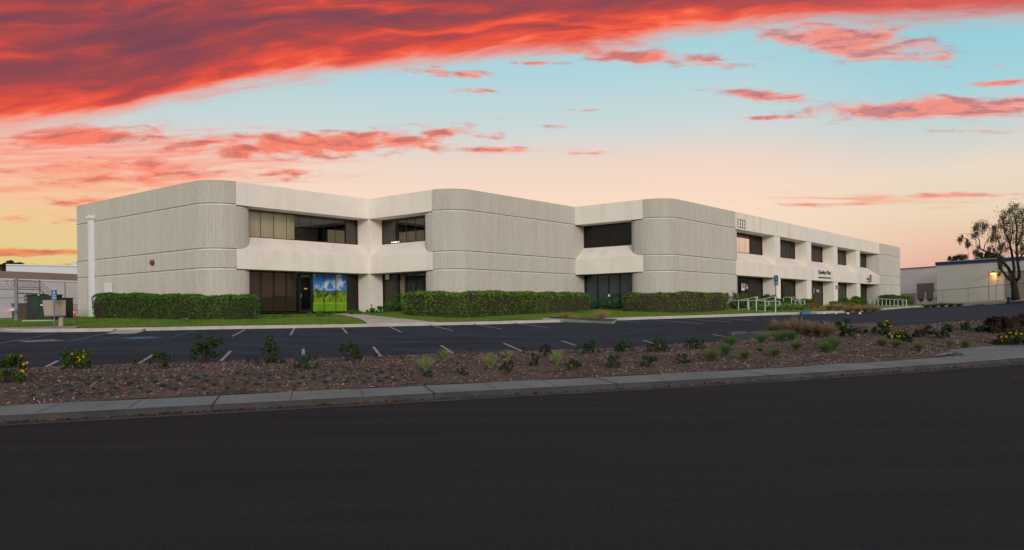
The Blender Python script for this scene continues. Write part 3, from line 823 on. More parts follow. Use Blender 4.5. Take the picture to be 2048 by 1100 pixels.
m.prism([FC(x - .2, DEP - .1, 2.36), FC(x + .2, DEP - .1, 2.36), FC(x + .2, DEP - .08, 2.36), FC(x - .2, DEP - .08, 2.36)], (0, 0, .34)); nt = m.build('notice', M_PAPER, office)
m = MB()
for k in range(3): m.prism([FC(x - .14, DEP - .106, 2.43 + k * .08), FC(x + .14, DEP - .106, 2.43 + k * .08), FC(x + .14, DEP - .101, 2.43 + k * .08), FC(x - .14, DEP - .101, 2.43 + k * .08)], (0, 0, .025))
m.build('print', mat('print_grey', (.25, .25, .25), .7), nt)

# printed film with a meadow, three panels beside the entrance
def smooth_noise(nx, ny, cells, seed, octs=5):
    r_ = np.random.default_rng(seed); out = np.zeros((ny, nx)); amp = 1; tot = 0
    for o_ in range(octs):
        cx_, cy_ = cells[0] * 2 ** o_, cells[1] * 2 ** o_
        g_ = r_.random((cy_ + 2, cx_ + 2))
        xs = np.linspace(0, cx_, nx); ys = np.linspace(0, cy_, ny)
        xi = xs.astype(int); yi = ys.astype(int); fx = xs - xi; fy = ys - yi
        fx = fx * fx * (3 - 2 * fx); fy = (fy * fy * (3 - 2 * fy))[:, None]
        a = g_[yi][:, xi] * (1 - fx) + g_[yi][:, xi + 1] * fx
        b = g_[yi + 1][:, xi] * (1 - fx) + g_[yi + 1][:, xi + 1] * fx
        out += amp * (a * (1 - fy) + b * fy); tot += amp; amp *= .55
    return out / tot
NX, NY = 150, 130
nz1 = smooth_noise(NX, NY, (4, 3), 3); nz2 = smooth_noise(NX, NY, (14, 10), 5, 4); nz3 = smooth_noise(NX, NY, (6, 2), 9, 5)
img = np.zeros((NY, NX, 3))
for j in range(NY):
    y = j / (NY - 1)
    for i in range(NX):
        x = i / (NX - 1)
        sky_ = np.array((.10, .28, .55)) * (1 - y) + np.array((.012, .10, .40)) * y
        cl = min(1, max(0, (nz1[j, i] - .55) * 6 + (.5 if (x - .08) ** 2 * 8 + (y - .9) ** 2 * 14 < .09 else 0) + (.9 if (x - .84) ** 2 * 12 + (y - .76) ** 2 * 20 < .22 else 0) * nz2[j, i]))
        c = sky_ * (1 - cl) + np.array((.52, .60, .66)) * cl
        top = .52 + .10 * math.exp(-((x - .10) / .09) ** 2) + .03 * (nz3[NY // 2, i] - .5) * 4 + .10 * math.exp(-((x - .70) / .06) ** 2) + .03 * math.exp(-((x - .95) / .12) ** 2)
        top += (nz2[j, i] - .5) * .08
        hill = .565
        if y < hill: c = np.array((.055, .10, .11)) * (.8 + .5 * nz2[j, i])
        if y < top:
            g_ = nz2[j, i]
            c = np.array((.030, .060, .012)) + np.array((.20, .27, .03)) * max(0, g_ - .40) * 2.0
            if .36 < x < .66 and y > .40: c = c * .45 + np.array((.022, .03, .015))
        t2 = .38 + .09 * math.exp(-((x - .5) / .10) ** 2) + (nz2[j, i] - .5) * .14
        if y < t2 and .03 < x: c = np.array((.05, .11, .008)) + np.array((.24, .32, .02)) * max(0, nz2[j, (i * 2) % NX] - .34) * 1.6
        if y < .245 + (nz2[j, i] - .5) * .03: c = np.array((.12, .26, .012)) * (.7 + .6 * nz3[j, i]) + np.array((.08, .05, 0)) * (y > .2)
        img[j, i] = c
M_FILM = bpy.data.materials.new('printed_film'); M_FILM.use_nodes = True
_t = M_FILM.node_tree; _a = _t.nodes.new('ShaderNodeVertexColor'); _a.layer_name = 'print'
_t.links.new(_a.outputs[0], _t.nodes['Principled BSDF'].inputs['Base Color'])
_t.nodes['Principled BSDF'].inputs['Roughness'].default_value = .25
for k in range(3):
    a0, a1 = (33.50, 34.45, 35.44)[k], (34.40, 35.39, 36.37)[k]
    i0, i1 = k * NX // 3, (k + 1) * NX // 3
    m = MB(); n_ = i1 - i0
    m.grid([[FB(lerp(a0, a1, i / (n_ - 1)), DEP - .075, lerp(ZF + .07, Z4 - .07, j / (NY - 1))) for i in range(n_)] for j in range(NY)])
    me = m.mesh('printed_panel', M_FILM)
    at = me.color_attributes.new('print', 'FLOAT_COLOR', 'POINT')
    cc = np.concatenate([img[:, i0:i1].reshape(-1, 3) * 1.25, np.ones((n_ * NY, 1))], 1).astype(np.float32)
    at.data.foreach_set('color', cc.ravel())
    o = link('printed_panel', me, office)
    o['label'] = 'window panel printed with blue sky and a green meadow'
# downpipe, hatch and bell on the left flank
M_PIPE = mat('white_pipe', (.74, .75, .78), .5, .08)
v0, zt_ = on_u(182.5, 434, 25.3); v1, _ = on_u(191, 434, 25.3)
vc, hw = (v0 + v1) / 2, abs(v1 - v0) / 2
m = MB(); pw = .17
m.prism([W(25.28 - .30, vc - pw, -.3), W(25.28, vc - pw, -.3), W(25.28, vc + pw, -.3), W(25.28 - .30, vc + pw, -.3)], (0, 0, zt_ + .12))
m.prism([W(25.28 - .40, vc - .29, zt_ - .18), W(25.28, vc - .29, zt_ - .18), W(25.28, vc + .29, zt_ - .18), W(25.28 - .40, vc + .29, zt_ - .18)], (0, 0, .22))
m.build('downpipe', M_PIPE, office)
m = MB()
v0, zt_ = on_u(211, 566.5, 25.3); v1, _ = on_u(225, 566.5, 25.3)
m.prism([W(25.21, v0, .1), W(25.27, v0, .1), W(25.27, v1, .1), W(25.21, v1, .1)], (0, 0, zt_ - .1))
m.build('service_hatch', mat('hatch_white', (.74, .74, .76), .5, .06), office)
v0, z0 = on_u(307, 525, 25.3)
m = MB(); cc = W(25.26, v0, z0)
m.tube([cc, cc - UU * .10, cc - UU * .16, cc - UU * .2], [.17, .17, .13, .05], 14)
m.build('alarm_bell', mat('bell_red', (.20, .045, .025), .5, .15), office, True)

# signs on the building
def text_thing(name, body, o0, ax, ay, w, h, matl, depth=.03, parent=None):
    cu = bpy.data.curves.new(name, 'FONT'); cu.body = body; cu.extrude = .02; cu.resolution_u = 3
    cu.space_character = 1.05
    tmp = bpy.data.objects.new('tmp', cu); COL.objects.link(tmp)
    bpy.context.view_layer.update()
    me = bpy.data.meshes.new_from_object(tmp.evaluated_get(bpy.context.evaluated_depsgraph_get()))
    bpy.data.objects.remove(tmp)
    co = np.zeros(len(me.vertices) * 3, np.float32); me.vertices.foreach_get('co', co); co = co.reshape(-1, 3)
    lo, hi = co.min(0), co.max(0)
    az_ = ax.cross(ay)
    for v_ in me.vertices:
        x, y, z = ((v_.co[k] - lo[k]) / (hi[k] - lo[k]) for k in range(3))
        v_.co = o0 + ax * (x * w) + ay * (y * h) + az_ * (.004 + z * depth)
    me.materials.clear(); me.materials.append(matl); me.update()
    me.name = name
    return link(name, me, parent)
ZV = Vector((0, 0, 1))
M_NUM = mat('bronze_letter', (.045, .036, .028), .5, .1)
M_NAVY = mat('navy_letter', (.045, .05, .075), .5, .1)
ua, zb = on_v(1475, 451, 27.05); ub, _ = on_v(1489.5, 451, 27.05); _, zt_ = on_v(1475, 436, 27.05)
t_ = text_thing('address_number', '1333', W(ua, 27.04, zt_ - .82), UU, ZV, (ub - ua) * 1.06, .78, M_NUM, .012)
tag(t_, 'dark raised street number 1333 high on the cream fascia', 'sign')
u0, z1_ = on_v(1636, 541, 27.05); u1, _ = on_v(1660.5, 541, 27.05)
bs = thing('wall_sign', W(u0, 27.0, 3.0), 'navy lettering of a car parts firm with two lines of text on the cream band', 'sign')
text_thing('lettering', 'Quality Plus', W(u0, 27.04, 3.34), UU, ZV, u1 - u0, .50, M_NAVY, .05, bs)
text_thing('lettering', 'Automotive Parts, Inc.', W(u0, 27.04, 2.98), UU, ZV, (u1 - u0) * 1.03, .22, M_NAVY, .05, bs)
u0, _ = on_v(1733, 560, 27.05); u1, _ = on_v(1742.5, 560, 27.05)
bs = thing('wall_sign', W(u0, 27.0, 3.0), 'small black lettered sign with an orange and navy emblem, on the cream band', 'sign')
text_thing('lettering', 'Spruler', W(u0, 27.04, 3.16), UU, ZV, (u1 - u0) * .62, .34, M_NUM, .05, bs)
text_thing('lettering', 'AIR TOOLS', W(u0 + .45, 27.04, 2.96), UU, ZV, (u1 - u0) * .55, .14, M_NUM, .05, bs)
m = MB(); ec = W(lerp(u0, u1, .80), 27.03, 3.36)
for cx_, cz_, rx_, rz_, k in ((0, 0, .22, .22, 0), (.18, .10, .12, .26, 0), (-.12, .32, .12, .12, 1), (.10, .40, .09, .12, 1), (.12, -.18, .12, .12, 0)):
    pr = [ec + UU * (cx_ * 1.6 + rx_ * 1.6 * math.cos(a * math.pi / 6)) + ZV * (cz_ + rz_ * math.sin(a * math.pi / 6)) + VV * (-.004 * k) for a in range(12)]
    m.prism(pr, -VV * (.03 + .003 * len(m.f) / 14), k)
m.build('emblem', [mat('emblem_orange', (.50, .16, .06), .5), mat('emblem_navy', (.08, .07, .12), .5)], bs)
ua, z1_ = on_v(1669.8, 575, 27.1); ub, _ = on_v(1676.2, 575, 27.1)
pl = thing('plaque', W((ua + ub) / 2, 27.08, 1.6), 'small blue and white tenant plaque on the cream column', 'sign')
m = MB(); m.prism([W(ua, 27.05, 1.95), W(ub, 27.05, 1.95), W(ub, 27.092, 1.95), W(ua, 27.092, 1.95)], (0, 0, .42)); m.build('board', mat('plaque_pale', (.42, .5, .55), .6), pl)
m = MB()
for k, (a, b) in enumerate(((.05, .95), (.3, .9), (.0, .75), (.1, .95))): m.prism([W(lerp(ua, ub, a), 27.042, 1.99 + k * .095), W(lerp(ua, ub, b), 27.042, 1.99 + k * .095), W(lerp(ua, ub, b), 27.049, 1.99 + k * .095), W(lerp(ua, ub, a), 27.049, 1.99 + k * .095)], (0, 0, .05))
m.build('print', mat('plaque_navy', (.03, .07, .14), .6), pl)
# ------------------------------------------------------------------ neighbouring buildings and site furniture
M_NWALL = mat('neighbour_white', (.60, .61, .62), .9, .08, .4, fine=.05)
M_NBAND = mat('neighbour_brown', (.29, .215, .18), .9, .10, .4)
M_NTRIM = mat('neighbour_trim', (.75, .77, .80), .8, .05)
M_SEAM = mat('panel_seam', (.20, .20, .19), .9, .1)
M_GALV = mat('galvanised', (.20, .235, .27), .5, .2, 6, metal=.3)
M_GDARK = mat('dark_steel', (.07, .075, .085), .6, .2, 6)
M_GREEN = mat('transformer_green', (.018, .030, .022), .5, .25, 1.2)
M_BEIGE = mat('beige_enamel', (.36, .31, .25), .6, .10, 1.2)
# left: warehouse with a brown band
a = P(-420, 0, 54); b = P(185, 0, 75.5)
a.z = b.z = 0
wd = (b - a).normalized(); wn = Vector((-wd.y, wd.x, 0))
wh = thing('warehouse', a, 'low pale warehouse with a brown parapet band, left of the office block', 'building')
ztop = P(0, 541, 66.5).z
def wall_box(name, z0, z1, off, th, m_):
    k = MB(); k.prism([a + wn * off + ZV * z0, b + wn * off + ZV * z0, b + wn * (off + th) + ZV * z0, a + wn * (off + th) + ZV * z0], ZV * (z1 - z0), )
    return k.build(name, m_, wh)
wall_box('wall', .3, ztop - .74, 0, 14, M_NWALL)
wall_box('trim', ztop - .738, ztop - .62, -.06, 14.1, M_NTRIM)
wall_box('parapet', ztop - .618, ztop, -.02, 14.0, M_NBAND)
k = MB()
for f in (.25, .46, .66, .86):
    p = a.lerp(b, f); k.prism([p + wn * -.035 + ZV * .4, p + wd * .05 + wn * -.035 + ZV * .4, p + wd * .05 + ZV * .4, p + ZV * .4], ZV * (ztop - .8 - .4))
    k.prism([p + wn * -.032 + ZV * (ztop - .6), p + wd * .05 + wn * -.032 + ZV * (ztop - .6), p + wd * .05 + wn * -.01 + ZV * (ztop - .6), p + wn * -.01 + ZV * (ztop - .6)], ZV * .59)
k.build('seam', M_SEAM, wh)
# low dark canopy line on its wall
ca, cb = P(34, 586, 63), P(86, 588.5, 65)
k = MB(); k.bar(ca, cb, .5, .07); k.build('ledge', M_GDARK, wh)
# behind it a white hall
a2, b2 = P(12, 534, 96), P(300, 531, 104); a2.z = b2.z = (a2.z + b2.z) / 2
hall = thing('white_hall', Vector((a2.x, a2.y, .5)), 'plain white flat roofed hall showing above the brown parapet', 'building')
d2 = (b2 - a2).normalized(); n2 = Vector((-d2.y, d2.x, 0))
k = MB(); k.prism([Vector((p.x, p.y, .4)) for p in (a2, b2, b2 + n2 * 20, a2 + n2 * 20)], ZV * (a2.z - .4)); k.build('wall', mat('hall_white', (.60, .64, .66), .8, .05), hall)
k = MB(); k.prism([p + ZV * .002 for p in (a2 - n2 * .15, b2 - n2 * .15, b2, a2)], ZV * .12); k.build('roof_edge', M_NTRIM, hall)
p = P(150.5, 529.5, 100); k = MB(); k.box(p, (.35, 0, 0), (0, .35, 0), (0, 0, .35)); k.bar(p - ZV * .35 + d2 * .1, p - ZV * 1.2 + d2 * .1, .1, .1); k.build('roof_vent', M_NWALL, hall)

# yard fence on the left: chain link, posts, barbed and razor wire
def wires(m_, p0, p1, z0, z1, pitch, r):
    L_ = (p1 - p0).length; d = (p1 - p0) / L_; H_ = z1 - z0
    n_ = Vector((-d.y, d.x, 0))
    x = -H_
    while x < L_:
        for sgn in (1, -1):
            s0, s1 = max(0, x), min(L_, x + H_)
            if s1 - s0 > .02:
                za, zb_ = (z0 + s0 - x, z0 + s1 - x) if sgn > 0 else (z1 - (s0 - x), z1 - (s1 - x))
                A, B = p0 + d * s0, p0 + d * s1
                q0, q1 = Vector((A.x, A.y, za)), Vector((B.x, B.y, zb_))
                o = (d * -sgn * .7 + ZV * .7) * r
                i = len(m_.v); m_.v += [tuple(q0 - o), tuple(q0 + o), tuple(q1 + o), tuple(q1 - o)]; m_.f.append((i, i + 1, i + 2, i + 3)); m_.m.append(0)
        x += pitch
def chain_fence(name, pts, h, label, group=None, pr=.04, pitch=.16, wr=.004, barbs=0, coil=False, hh=None, thick=()):
    f = thing(name, pts[0], label, 'fence', group)
    mesh_ = MB(); rail = MB()
    for i, (p, q_) in enumerate(zip(pts, pts[1:])):
        z0 = max(p.z, q_.z)
        wires(mesh_, Vector((p.x, p.y, 0)), Vector((q_.x, q_.y, 0)), (p.z + q_.z) / 2 + .03, (p.z + q_.z) / 2 + h, pitch, wr)
        rail.tube([p + ZV * h, q_ + ZV * h], pr * .6, 6)
        if barbs:
            for b_ in range(barbs): rail.tube([p + ZV * (h + .16 + b_ * .17), q_ + ZV * (h + .16 + b_ * .17)], .008, 4)
            rail.tube([p + ZV * (h * .72), q_ + ZV * (h * .72)], pr * .4, 6)
        if coil:
            cp = []; n_ = int((q_ - p).length / .42 * 14)
            d = (q_ - p).normalized(); nn = Vector((-d.y, d.x, 0))
            for k_ in range(n_ + 1):
                t_ = k_ / 14 * 2 * math.pi
                cp.append(p.lerp(q_, k_ / n_) + ZV * (h + .35 + .27 * math.sin(t_)) + nn * .27 * math.cos(t_))
            rail.tube(cp, .009, 3)
    mesh_.build('chain_mesh', M_GALV, f); rail.build('rail', M_GDARK, f)
    for i, p in enumerate(pts):
        k_ = MB(); r_ = pr * (2.6 if i in thick else 1)
        k_.tube([p - ZV * .15, p + ZV * (h + (hh or .05))], r_, 10)
        k_.lathe(p + ZV * (h + (hh or .05)), [(r_ * 1.15, 0), (r_ * 1.15, .03), (r_ * .5, .08)], 10)
        k_.build('post', M_GALV, f)
    return f
def yard(px, D): return on_ground(P(px, 640, D))
yp = [yard(-190, 50), yard(-80, 51), yard(33, 52), yard(80, 57), yard(127, 61), yard(131.5, 61.5), yard(200, 70)]
chain_fence('chain_link_fence', yp, 2.05, 'chain link yard fence topped with barbed and razor wire, left of the office block', pr=.045, barbs=3, coil=True, hh=.72, thick=(2,))
# inner fence stub, gas riser, small wall and signs
yp2 = [on_ground(P(143, 634, 66)), on_ground(P(118, 634, 78)), ]
k = thing('fence_post', on_ground(P(143, 632, 64)), 'thin leaning steel post with a barbed arm beside the ribbed flank wall', 'post')
m = MB(); q0 = on_ground(P(143, 632, 64)); m.tube([q0 - ZV * .1, q0 + ZV * 1.45], .045, 8); m.build('post', M_GALV, k)
m = MB(); m.tube([q0 + ZV * 1.45, q0 + ZV * 1.75 + Vector((.25, 0, 0))], .03, 6); m.tube([q0 + ZV * 1.75 + Vector((.25, 0, 0)), q0 + ZV * 1.7 + Vector((2.2, 3, 0))], .01, 4); m.build('barbed_arm', M_GALV, k)
p0, p1 = on_ground(P(24, 645, 57)), on_ground(P(53, 645, 58))
bw = thing('low_wall', p0, 'low brown block wall behind the fence, beside the green cabinet', 'wall')
m = MB(); m.prism([p0 - ZV * .2, p1 - ZV * .2, p1 + Vector((0, 1.6, -.2)), p0 + Vector((0, 1.6, -.2))], ZV * 1.25); m.build('block_wall', mat('brown_block', (.13, .095, .085), .9, .2, 2), bw)
m = MB(); m.prism([p0 + ZV * 1.052 + Vector((-.05, -.05, 0)), p1 + ZV * 1.052 + Vector((.05, -.05, 0)), p1 + Vector((.05, 1.65, 1.052)), p0 + Vector((-.05, 1.65, 1.052))], ZV * .06); m.build('coping', mat('brown_coping', (.10, .08, .075), .9, .2), bw)
q0 = on_ground(P(43, 645, 56.5)) + ZV * 1.05
gr = thing('gas_riser', q0, 'small grey pipe riser with a valve standing on the low brown wall', 'pipe')
q0 = q0 + Vector((0, .5, .06))
m = MB(); m.tube([q0, q0 + ZV * .72], .05, 8); m.tube([q0 + ZV * .72, q0 + ZV * .78], .07, 8); m.build('pipe', M_GALV, gr)
m = MB(); m.tube([q0 + ZV * .25 + Vector((-.08, -.03, 0)), q0 + ZV * .25 + Vector((.16, -.03, 0))], .05, 8); m.tube([q0 + ZV * .5 + Vector((-.1, -.03, 0)), q0 + ZV * .5 + Vector((.1, -.03, 0))], .045, 8); m.build('valve', M_GDARK, gr)
for (x0, y0, x1, y1, lab, redn) in ((5.5, 616.5, 17.8, 623.8, 'red and white warning notice wired to the yard fence, lower one at its left end', 3), (19, 615, 28.6, 621.6, 'smaller white warning notice with red heading on the yard fence, next to the thick post', 1)):
    c0, c1 = P(x0, y1, 51.2), P(x1, y1, 51.2); h_ = (y1 - y0) / F * 51.2
    sg = thing('fence_sign', c0, lab, 'sign')
    m = MB(); m.prism([c0, c1, c1 + Vector((0, .02, 0)), c0 + Vector((0, .02, 0))], ZV * h_); m.build('board', mat('sign_white', (.62, .60, .60), .6, .06), sg)
    m = MB(); w_ = c1 - c0
    for i, (f0, f1) in enumerate(((.74, .92), (.45, .62), (.15, .3))[:redn]):
        m.prism([c0 + w_ * .08 + ZV * h_ * f0 + Vector((0, -.008, 0)), c0 + w_ * .92 + ZV * h_ * f0 + Vector((0, -.008, 0)), c0 + w_ * .92 + ZV * h_ * f0 - Vector((0, .002, 0)), c0 + w_ * .08 + ZV * h_ * f0 - Vector((0, .002, 0))], ZV * h_ * (f1 - f0))
    m.build('lettering', mat('sign_red', (.50, .05, .06), .6, .1), sg)
# green transformer cabinet and its darker neighbour
def cabinet(name, px0, px1, ytop, D, depth, label, matl, doors=True):
    p0, p1 = on_ground(P(px0, 641, D)), on_ground(P(px1, 641, D)); p1.z = p0.z = min(p0.z, p1.z)
    h_ = P(px0, ytop, D).z - p0.z
    t_ = thing(name, p0, label, 'utility box')
    ax = (p1 - p0); L_ = ax.length; ax.normalize(); ay = Vector((-ax.y, ax.x, 0)); w_ = L_
    m_ = MB(); m_.prism([p0 + ZV * .08, p1 + ZV * .08, p1 + ay * depth + ZV * .08, p0 + ay * depth + ZV * .08], ZV * (h_ - .14)); m_.build('body', matl, t_)
    m_ = MB(); m_.prism([p0 + ax * -.04 - ay * .05 + ZV * (h_ - .058), p1 + ax * .04 - ay * .05 + ZV * (h_ - .058), p1 + ax * .04 + ay * (depth + .05) + ZV * (h_ - .058), p0 - ax * .04 + ay * (depth + .05) + ZV * (h_ - .058)], ZV * .058); m_.build('lid', matl, t_)
    m_ = MB(); m_.prism([p0 - ax * .2 - ay * .2 - ZV * .15, p1 + ax * .2 - ay * .2 - ZV * .15, p1 + ax * .2 + ay * (depth + .2) - ZV * .15, p0 - ax * .2 + ay * (depth + .2) - ZV * .15], ZV * .228); m_.build('base', M_LKERB, t_)
    if doors:
        for f0, f1 in ((.03, .495), (.505, .97)):
            m_ = MB(); m_.prism([p0 + ax * (L_ * f0) - ay * .022 + ZV * .16, p0 + ax * (L_ * f1) - ay * .022 + ZV * .16, p0 + ax * (L_ * f1) - ay * .002 + ZV * .16, p0 + ax * (L_ * f0) - ay * .002 + ZV * .16], ZV * (h_ - .30)); o = m_.build('door', matl, t_)
        m_ = MB(); c = p0 + ax * (L_ * .62) - ay * .04 + ZV * (h_ * .58)
        m_.prism([c - ax * .13, c + ax * .17, c + ax * .17 + ay * .012, c - ax * .13 + ay * .012], ZV * .07); m_.build('label_plate', mat('sign_white', (.62, .60, .60)), t_)
        for f_, w2 in ((.48, .05), (.93, .05)):
            m_ = MB(); c = p0 + ax * (L_ * f_) - ay * .055 + ZV * (h_ - .06); m_.prism([c - ax * w2, c + ax * w2, c + ax * w2 + ay * .004, c - ax * w2 + ay * .004], ZV * .05); m_.build('bracket', M_NTRIM, t_)
    return t_
cabinet('transformer_box', 54.5, 105, 589, 49.5, 1.1, 'large dark green utility cabinet with double doors behind the beige pedestal box', M_GREEN)
cabinet('transformer_box', 101, 130, 595.5, 53.0, 1.0, 'darker flat topped utility cabinet half hidden by the beige pedestal box', mat('dark_box', (.016, .02, .02), .5, .2), False)
# beige tapered box on a pedestal
pb = gp(122, 653.5); D = pb.y
t_ = thing('pedestal_box', pb, 'beige tapered cabinet on a single round pedestal at the lawn edge', 'utility box')
m = MB(); m.tube([pb - ZV * .1, pb + ZV * .62], .115, 14); m.lathe(pb - ZV * .02, [(.2, 0), (.2, .03)], 14); m.build('pedestal', mat('pedestal_paint', (.42, .36, .25), .6, .1), t_)
zb, zt_ = P(100, 631.5, D).z, P(100, 600.5, D).z
xs = lambda px: P(px, 615, D).x
bq = [(xs(95.5), D - .30), (xs(117.5), D - .48), (xs(130), D + .05), (xs(108), D + .3)]
tq = [(xs(92.6), D - .34), (xs(117.2), D - .55), (xs(130.6), D + .05), (xs(106), D + .36)]
m = MB(); lo = [Vector((x, y, zb)) for x, y in bq]; hi = [Vector((x, y, zt_)) for x, y in tq]
m.poly(lo[::-1]); m.poly(hi)
for i in range(4): m.poly([lo[i], lo[(i + 1) % 4], hi[(i + 1) % 4], hi[i]])
m.build('cabinet', M_BEIGE, t_)
m = MB(); m.prism([Vector((x, y, zb - .06)) for x, y in [((x_ * .94 + xs(112) * .06), y_) for x_, y_ in bq]], ZV * .058); m.build('base_plate', M_GDARK, t_)
# disabled parking signs
def wheelchair(m_, c, ax, s, n, k=0):
    """white wheelchair figure on a sign face, c centre, ax across, s half height, n towards the viewer"""
    def bar_(a, b, w_):
        a = c + ax * (a[0] * s) + ZV * (a[1] * s); b = c + ax * (b[0] * s) + ZV * (b[1] * s)
        d = (b - a).normalized(); e = d.cross(n) * (w_ * s / 2)
        m_.prism([a - e, b - d * 0 - e, b + e, a + e], n * .006, k)
    bar_((-.12, .55), (-.08, -.05), .22); bar_((-.08, -.02), (.38, -.02), .2); bar_((.34, .0), (.56, -.55), .2); bar_((-.1, .3), (.28, .3), .16); bar_((.5, -.52), (.7, -.46), .16)
    hd = [c + ax * (s * (-.14 + .16 * math.cos(t * math.pi / 5))) + ZV * (s * (.80 + .16 * math.sin(t * math.pi / 5))) for t in range(10)]
    m_.prism(hd, n * .006, k)
    for i in range(9):
        t0, t1 = R(130 + i * 24), R(154 + i * 24)
        bar_((.0 + .5 * math.cos(t0), -.35 + .5 * math.sin(t0)), (.0 + .5 * math.cos(t1), -.35 + .5 * math.sin(t1)), .17)
pb = gp(108.5, 655.5); D = pb.y
t_ = thing('parking_sign', pb, 'blue disabled parking sign on a steel post in front of the beige pedestal box', 'sign')
m = MB(); m.tube([pb - ZV * .1, P(109, 580, D)], .032, 8); m.build('post', mat('sign_post', (.12, .15, .18), .5, .15, metal=.3), t_)
M_SBLUE = mat('sign_blue', (.012, .075, .28), .5, .08); M_SW = mat('sign_letter_white', (.75, .78, .82), .5, .04)
def sign_board(x0, y0, x1, y1, D_, lines, par, wc=None, sq=1.0):
    A, B = P(x0, y1, D_), P(x1, y1, D_); h_ = (y1 - y0) / F * D_; n = Vector((0, -1, 0)); ax = (B - A).normalized()
    n = Vector((ax.y, -ax.x, 0)).normalized(); w_ = (B - A).length
    f = Vector((0, -.05, 0))
    m_ = MB(); m_.prism([A + f, B + f, B + f - n * .02, A + f - n * .02], ZV * h_); b_ = m_.build('sign_plate', M_SBLUE, par)
    m_ = MB()
    e = .02
    for (q0, q1) in ((0, .022), (.978, 1)): m_.prism([A + f + n * .003 + ax * 0 + ZV * h_ * q0, B + f + n * .003 + ZV * h_ * q0, B + f + n * .0005 + ZV * h_ * q0, A + f + n * .0005 + ZV * h_ * q0], ZV * h_ * (q1 - q0))
    if wc: wheelchair(m_, A + f + ax * (w_ * .48) + ZV * (h_ * wc[0]), ax, h_ * wc[1], n)
    m_.build('symbol', M_SW, b_)
    for txt, zc, hh_, wf in lines:
        text_thing('lettering', txt, A + f + ax * (w_ * (1 - wf) / 2) + ZV * (h_ * zc), ax, ZV, w_ * wf, h_ * hh_, M_SW, .004, b_)
sign_board(104.2, 579.6, 114.6, 595.2, D, [('PARKING', .21, .11, .8), ('ONLY', .05, .12, .5)], t_, (.66, .27))
sign_board(104.2, 595.6, 114.4, 600.6, D, [('MINIMUM FINE', .56, .26, .86), ('$250', .16, .26, .4)], t_)
# small tow notice board, right sign
pb = gp(1551, 612); pb = on_ground(W(66.2, 20.4)) if False else pb
pb = on_ground(P(1551.5, 620, 55.6)); D = pb.y
t_ = thing('parking_sign', pb, 'narrow blue parking sign turned edgewise on a tall post beside the ramp handrail', 'sign')
m = MB(); m.tube([pb - ZV * .1, P(1551.5, 552, D)], .035, 8); m.build('post', mat('sign_post', (.12, .15, .18)), t_)
ct = P(1551.5, 562, D); n_ = Vector((-.96, -.28, 0)); ax = Vector((-.28, .96, 0))
for zc, h_ in ((P(1551, 557.0, D).z, .44), (P(1551, 567.3, D).z, .24)):
    m = MB(); c = Vector((ct.x, ct.y - .05, zc)); m.prism([c - ax * .23 - ZV * h_ / 2, c + ax * .23 - ZV * h_ / 2, c + ax * .23 - n_ * .02 - ZV * h_ / 2, c - ax * .23 - n_ * .02 - ZV * h_ / 2], ZV * h_)
    b_ = m.build('sign_plate', mat('faded_sign_blue', (.03, .16, .36), .5, .2), t_)
    m = MB()
    if h_ > .3: wheelchair(m, c + n_ * .001 + ZV * .04, -ax, .15, n_)
    else:
        for z_ in (-.06, 0, .06): m.prism([c - ax * .18 + n_ * .001 + ZV * z_, c + ax * .18 + n_ * .001 + ZV * z_, c + ax * .18 + n_ * .006 + ZV * z_, c - ax * .18 + n_ * .006 + ZV * z_], ZV * .03)
    m.build('symbol', M_SW, b_)
# traffic cones by the flank wall
M_ORANGE = mat('cone_orange', (.62, .11, .02), .6, .1)
def cone(px, py, h_, lab):
    b_ = on_ground(P(px, py, 57.5)); t_ = thing('traffic_cone', b_, lab, 'traffic cone')
    m_ = MB(); m_.box(b_ + ZV * .02, (.19, 0, 0), (0, .19, 0), (0, 0, .02)); m_.build('base', M_ORANGE, t_)
    prof = [(.15, .04), (.115, h_ * .35), (.085, h_ * .55), (.06, h_ * .75), (.03, h_)]
    m_ = MB(); m_.lathe(b_, prof, 14); m_.build('body', M_ORANGE, t_)
    return b_, t_
cone(137.3, 636, .74, 'plain orange traffic cone beside the ribbed flank wall')
b_, t_ = cone(147, 636, .70, 'orange traffic cone with a white collar, close to the ribbed flank wall')
m = MB(); m.lathe(b_, [(.118, .26), (.087, .42)], 14); m.build('collar', mat('cone_white', (.7, .7, .68), .6), t_)
# security sign on the lawn
pb = gp(531.3, 627.5); D = pb.y; zc = P(531.3, 612.5, D).z
t_ = thing('yard_sign', pb, 'blue octagonal security sign on a stake in front of the brown shopfront glass', 'sign')
m = MB(); m.tube([pb - ZV * .1, Vector((pb.x, pb.y + .03, zc))], .014, 6); m.build('stake', M_GALV, t_)
m = MB(); c = Vector((pb.x, pb.y - .02, zc)); r_ = .145
m.prism([c + Vector((r_ * math.cos(R(22.5 + 45 * i)), 0, r_ * math.sin(R(22.5 + 45 * i)))) for i in range(8)], (0, .02, 0)); b_ = m.build('plate', mat('security_blue', (.02, .12, .38), .5), t_)
text_thing('lettering', 'ADT', c + Vector((-.10, -.002, -.03)), Vector((1, 0, 0)), ZV, .20, .085, M_SW, .005, b_)

